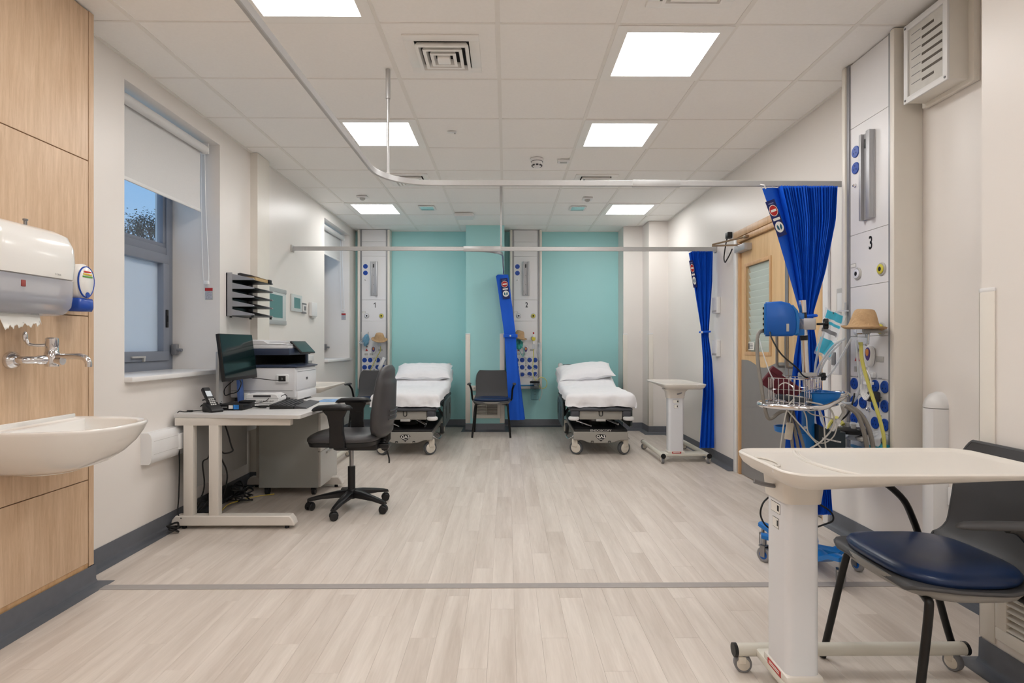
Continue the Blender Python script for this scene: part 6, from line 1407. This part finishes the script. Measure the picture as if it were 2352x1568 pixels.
cl('sensor_lead', 'grey lead dangling beside the blue cart column', [(-.06, -.2, .87), (-.045, -.225, .8), (-.04, -.23, .7), (-.03, -.23, .6), (-.035, -.22, .5)], .0035, M_wire)
for k in range(3): cl('coiled_hose', ('left', 'middle', 'right')[k] + 'most grey hose strand running down behind the cup ring', [(-.14 + k * .015, -.05, .85), (-.155 + k * .018, -.09, .8), (-.15 + k * .022, -.12, .72), (-.13 + k * .03, -.1, .62), (-.1 + k * .03, -.06, .52)], .008, M_hose, 'hose')
for k in range(2): cl('air_hose', ('grey hose hanging from the right end of the tray', 'second grey hose hanging behind the tray end')[k], [(.12 + .02 * k, -.13, .86), (.16 + .02 * k, -.16, .82), (.18 + .03 * k, -.18, .74), (.2 + .03 * k, -.18, .64), (.22 + .03 * k, -.17, .52)], .0105, M_hose, 'hose')
m = thing('sensor_clip', 'white finger sensor clip resting on the power box', 'sensor', (1.585, 2.97, 0), 0)
MB().mtx(Matrix.Translation((.1, -.075, .755)) @ Euler((0, -.9, 0)).to_matrix().to_4x4()).rb(-.035, -.01, -.012, .035, .012, .012, .006).build('clip_body', M_white, m)
MB().tube(spline([(.12, -.075, .78), (.14, -.08, .82), (.12, -.1, .86)], 6), .009, 8).build('clip_lead', M_gtube, m)
m = thing('hanging_pouch', 'small clear pouch hanging under the left of the cart tray', 'pouch', (1.585, 2.97, 0), 0)
MB().mtx(Matrix.Translation((-.165, -.13, .735)) @ Euler((0, .15, 0)).to_matrix().to_4x4()).rb(-.018, -.008, -.045, .018, .008, .04, .006).build('pouch', mat('pouch_cream', (214, 206, 190), .5, alpha=.85, var=(30, .06)), m)
MB().tube([(-.16, -.13, .775), (-.14, -.12, .862)], .002, 6).build('pouch_strap', M_gtube, m)
cl('floor_lead', 'black lead looping near the cart castor', [(-.2, .02, .36), (-.24, -.0, .33), (-.25, .0, .27), (-.2, .03, .2), (-.1, .05, .15)], .0045, M_cable)
cl('floor_lead', 'dark lead curling round the back of the cart base', [(.02, -.02, .35), (.1, -.03, .3), (.12, -.02, .25), (.08, -.0, .22), (.02, .0, .2)], .0045, M_cable)

# ---------------------------------------------------------------- ceiling fittings
def diffuser(x, y, label, s=1.):
    t = thing('air_diffuser', label, 'air diffuser', (x, y, CEIL), 0, 'square ceiling air diffusers')
    MB().rb(-.2, -.2, -.005, .2, .2, .004, .003).build('plate', M_lframe, t) if False else None
    b = MB()
    for k in range(4):
        a, c = [(-.2, -.2, .2, -.145), (-.2, .145, .2, .2), (-.2, -.146, -.145, .146), (.145, -.146, .2, .146)][k][:2], [(-.2, -.2, .2, -.145), (-.2, .145, .2, .2), (-.2, -.146, -.145, .146), (.145, -.146, .2, .146)][k][2:]
        b.rb(a[0], a[1], -.006, c[0], c[1], .003, .002)
    b.build('plate', M_lframe, t)
    MB().box(-.148, -.148, .0, .148, .148, .003).build('dark_throat', mat('diffuser_dark', (30, 28, 26), .8, var=(9, .1)), t)
    for k, h in enumerate((.142, .106, .07, .034)):
        z0, z1 = -.004 - .004 * k, -.026 - .003 * k; g = .022 if k < 3 else .0
        if k < 3:
            i0, i1 = h - .012, h
            MB().loft([[(a, c, -.002) for a, c in ((-i0, -i0), (i0, -i0), (i0, i0), (-i0, i0))], [(a, c, z1) for a, c in ((-i1, -i1), (i1, -i1), (i1, i1), (-i1, i1))], [(a, c, z1 - .002) for a, c in ((-i1, -i1), (i1, -i1), (i1, i1), (-i1, i1))], [(a, c, z1 - .002) for a, c in ((-i1 + .017, -i1 + .017), (i1 - .017, -i1 + .017), (i1 - .017, i1 - .017), (-i1 + .017, i1 - .017))], [(a, c, -.002) for a, c in ((-i0 + .012, -i0 + .012), (i0 - .012, -i0 + .012), (i0 - .012, i0 - .012), (-i0 + .012, i0 - .012))]], caps=False).build('louvre_ring', M_lframe, t, sharp=20)
        else: MB().rb(-h, -h, z1 - .006, h, h, -.004, .004).build('centre_plate', M_lframe, t)
    return t
diffuser(-.344, 3.134, 'nearest square air diffuser left of the large light panel')
diffuser(-.944, 5.534, 'left square air diffuser just above the far part of the bent rail')
diffuser(.856, 5.534, 'right square air diffuser just above the near curtain rail')
diffuser(.856, 2.485, 'grey ceiling grille just cut by the top edge of the picture')
t = thing('smoke_detector', 'round white smoke detector on the ceiling', 'smoke detector', (.262, 4.9, CEIL))
MB().lathe([(0, 0), (.058, 0), (.06, -.012), (.052, -.022), (.046, -.026), (.046, -.044), (.04, -.06), (.022, -.074), (0, -.076)], (0, 0, 0), 32).build('body', M_white, t)
for k in range(8): a = 2 * PI * k / 8; MB().mtx(Matrix.Translation((.0415 * math.cos(a), .0415 * math.sin(a), -.058)) @ Euler((0, 0, a)).to_matrix().to_4x4()).rb(-.005, -.011, -.006, .005, .011, .006, .002, 1).build('vent_slot', M_dgrey, t)
MB().lathe([(0, -.0225), (.0525, -.0225), (.0525, -.0255), (0, -.0255)], (0, 0, 0), 32).build('base_gap', M_mgrey, t)
t = thing('ceiling_sounder', 'small flat white call box on the ceiling beside the smoke detector', 'sounder', (.495, 4.93, CEIL))
MB().rb(-.05, -.035, -.02, .05, .035, -.0005, .005).build('cover', M_white, t); MB().rb(-.03, -.02, -.0225, .03, .02, -.0195, .002).build('front_plate', M_lgrey, t)
for x, y, lb in ((-1.56, 6.16, 'small white motion sensor on the ceiling near the far left light'), (.885, 6.2, 'small white motion sensor on the ceiling near the far right light')):
    t = thing('motion_sensor', lb, 'motion sensor', (x, y, CEIL)); MB().rb(-.055, -.05, -.018, .055, .05, -.0005, .006).build('base', M_white, t); MB().lathe([(0, -.018), (.03, -.018), (.028, -.032), (.014, -.042), (0, -.044)], (0, 0, 0), 20).build('lens', M_lgrey, t)
M_mirror = mat('glossy_tinted_lens', (226, 236, 236), .16, .85, var=(4, .01))
for x, y, lb in ((-.93, 6.66, 'square glossy emergency fitting on the ceiling near the left bed'), (.835, 6.66, 'square glossy emergency fitting on the ceiling near the right bed')):
    t = thing('emergency_light', lb, 'emergency light', (x, y, CEIL)); MB().rb(-.095, -.105, -.008, .095, .105, -.0005, .004).build('frame', M_white, t); MB().rb(-.075, -.085, -.0105, .075, .085, -.007, .002).build('lens', M_mirror, t)
t = thing('wireless_unit', 'rounded white wireless access point on the ceiling above the pillar', 'access point', (-.52, 7.0, CEIL))
MB().prism(rrect(-.12, -.12, .12, .12, .05, 6), -.045, -.0005, 'z', ch=.012).build('cover', M_white, t); MB().rb(-.1, -.1, -.012, .1, .1, -.0002, .004).build('mount', M_mgrey, t)
t = thing('ceiling_clip', 'tiny white clip left on a ceiling tile', 'clip', (-.41, 4.28, CEIL)); MB().rb(-.035, -.02, -.004, .035, .02, -.0003, .002).build('plate', M_white, t); MB().cyl((.02, .01, -.012), (.02, .01, -.003), .004, 8).build('pin', M_mgrey, t)
bpy.context.view_layer.update()
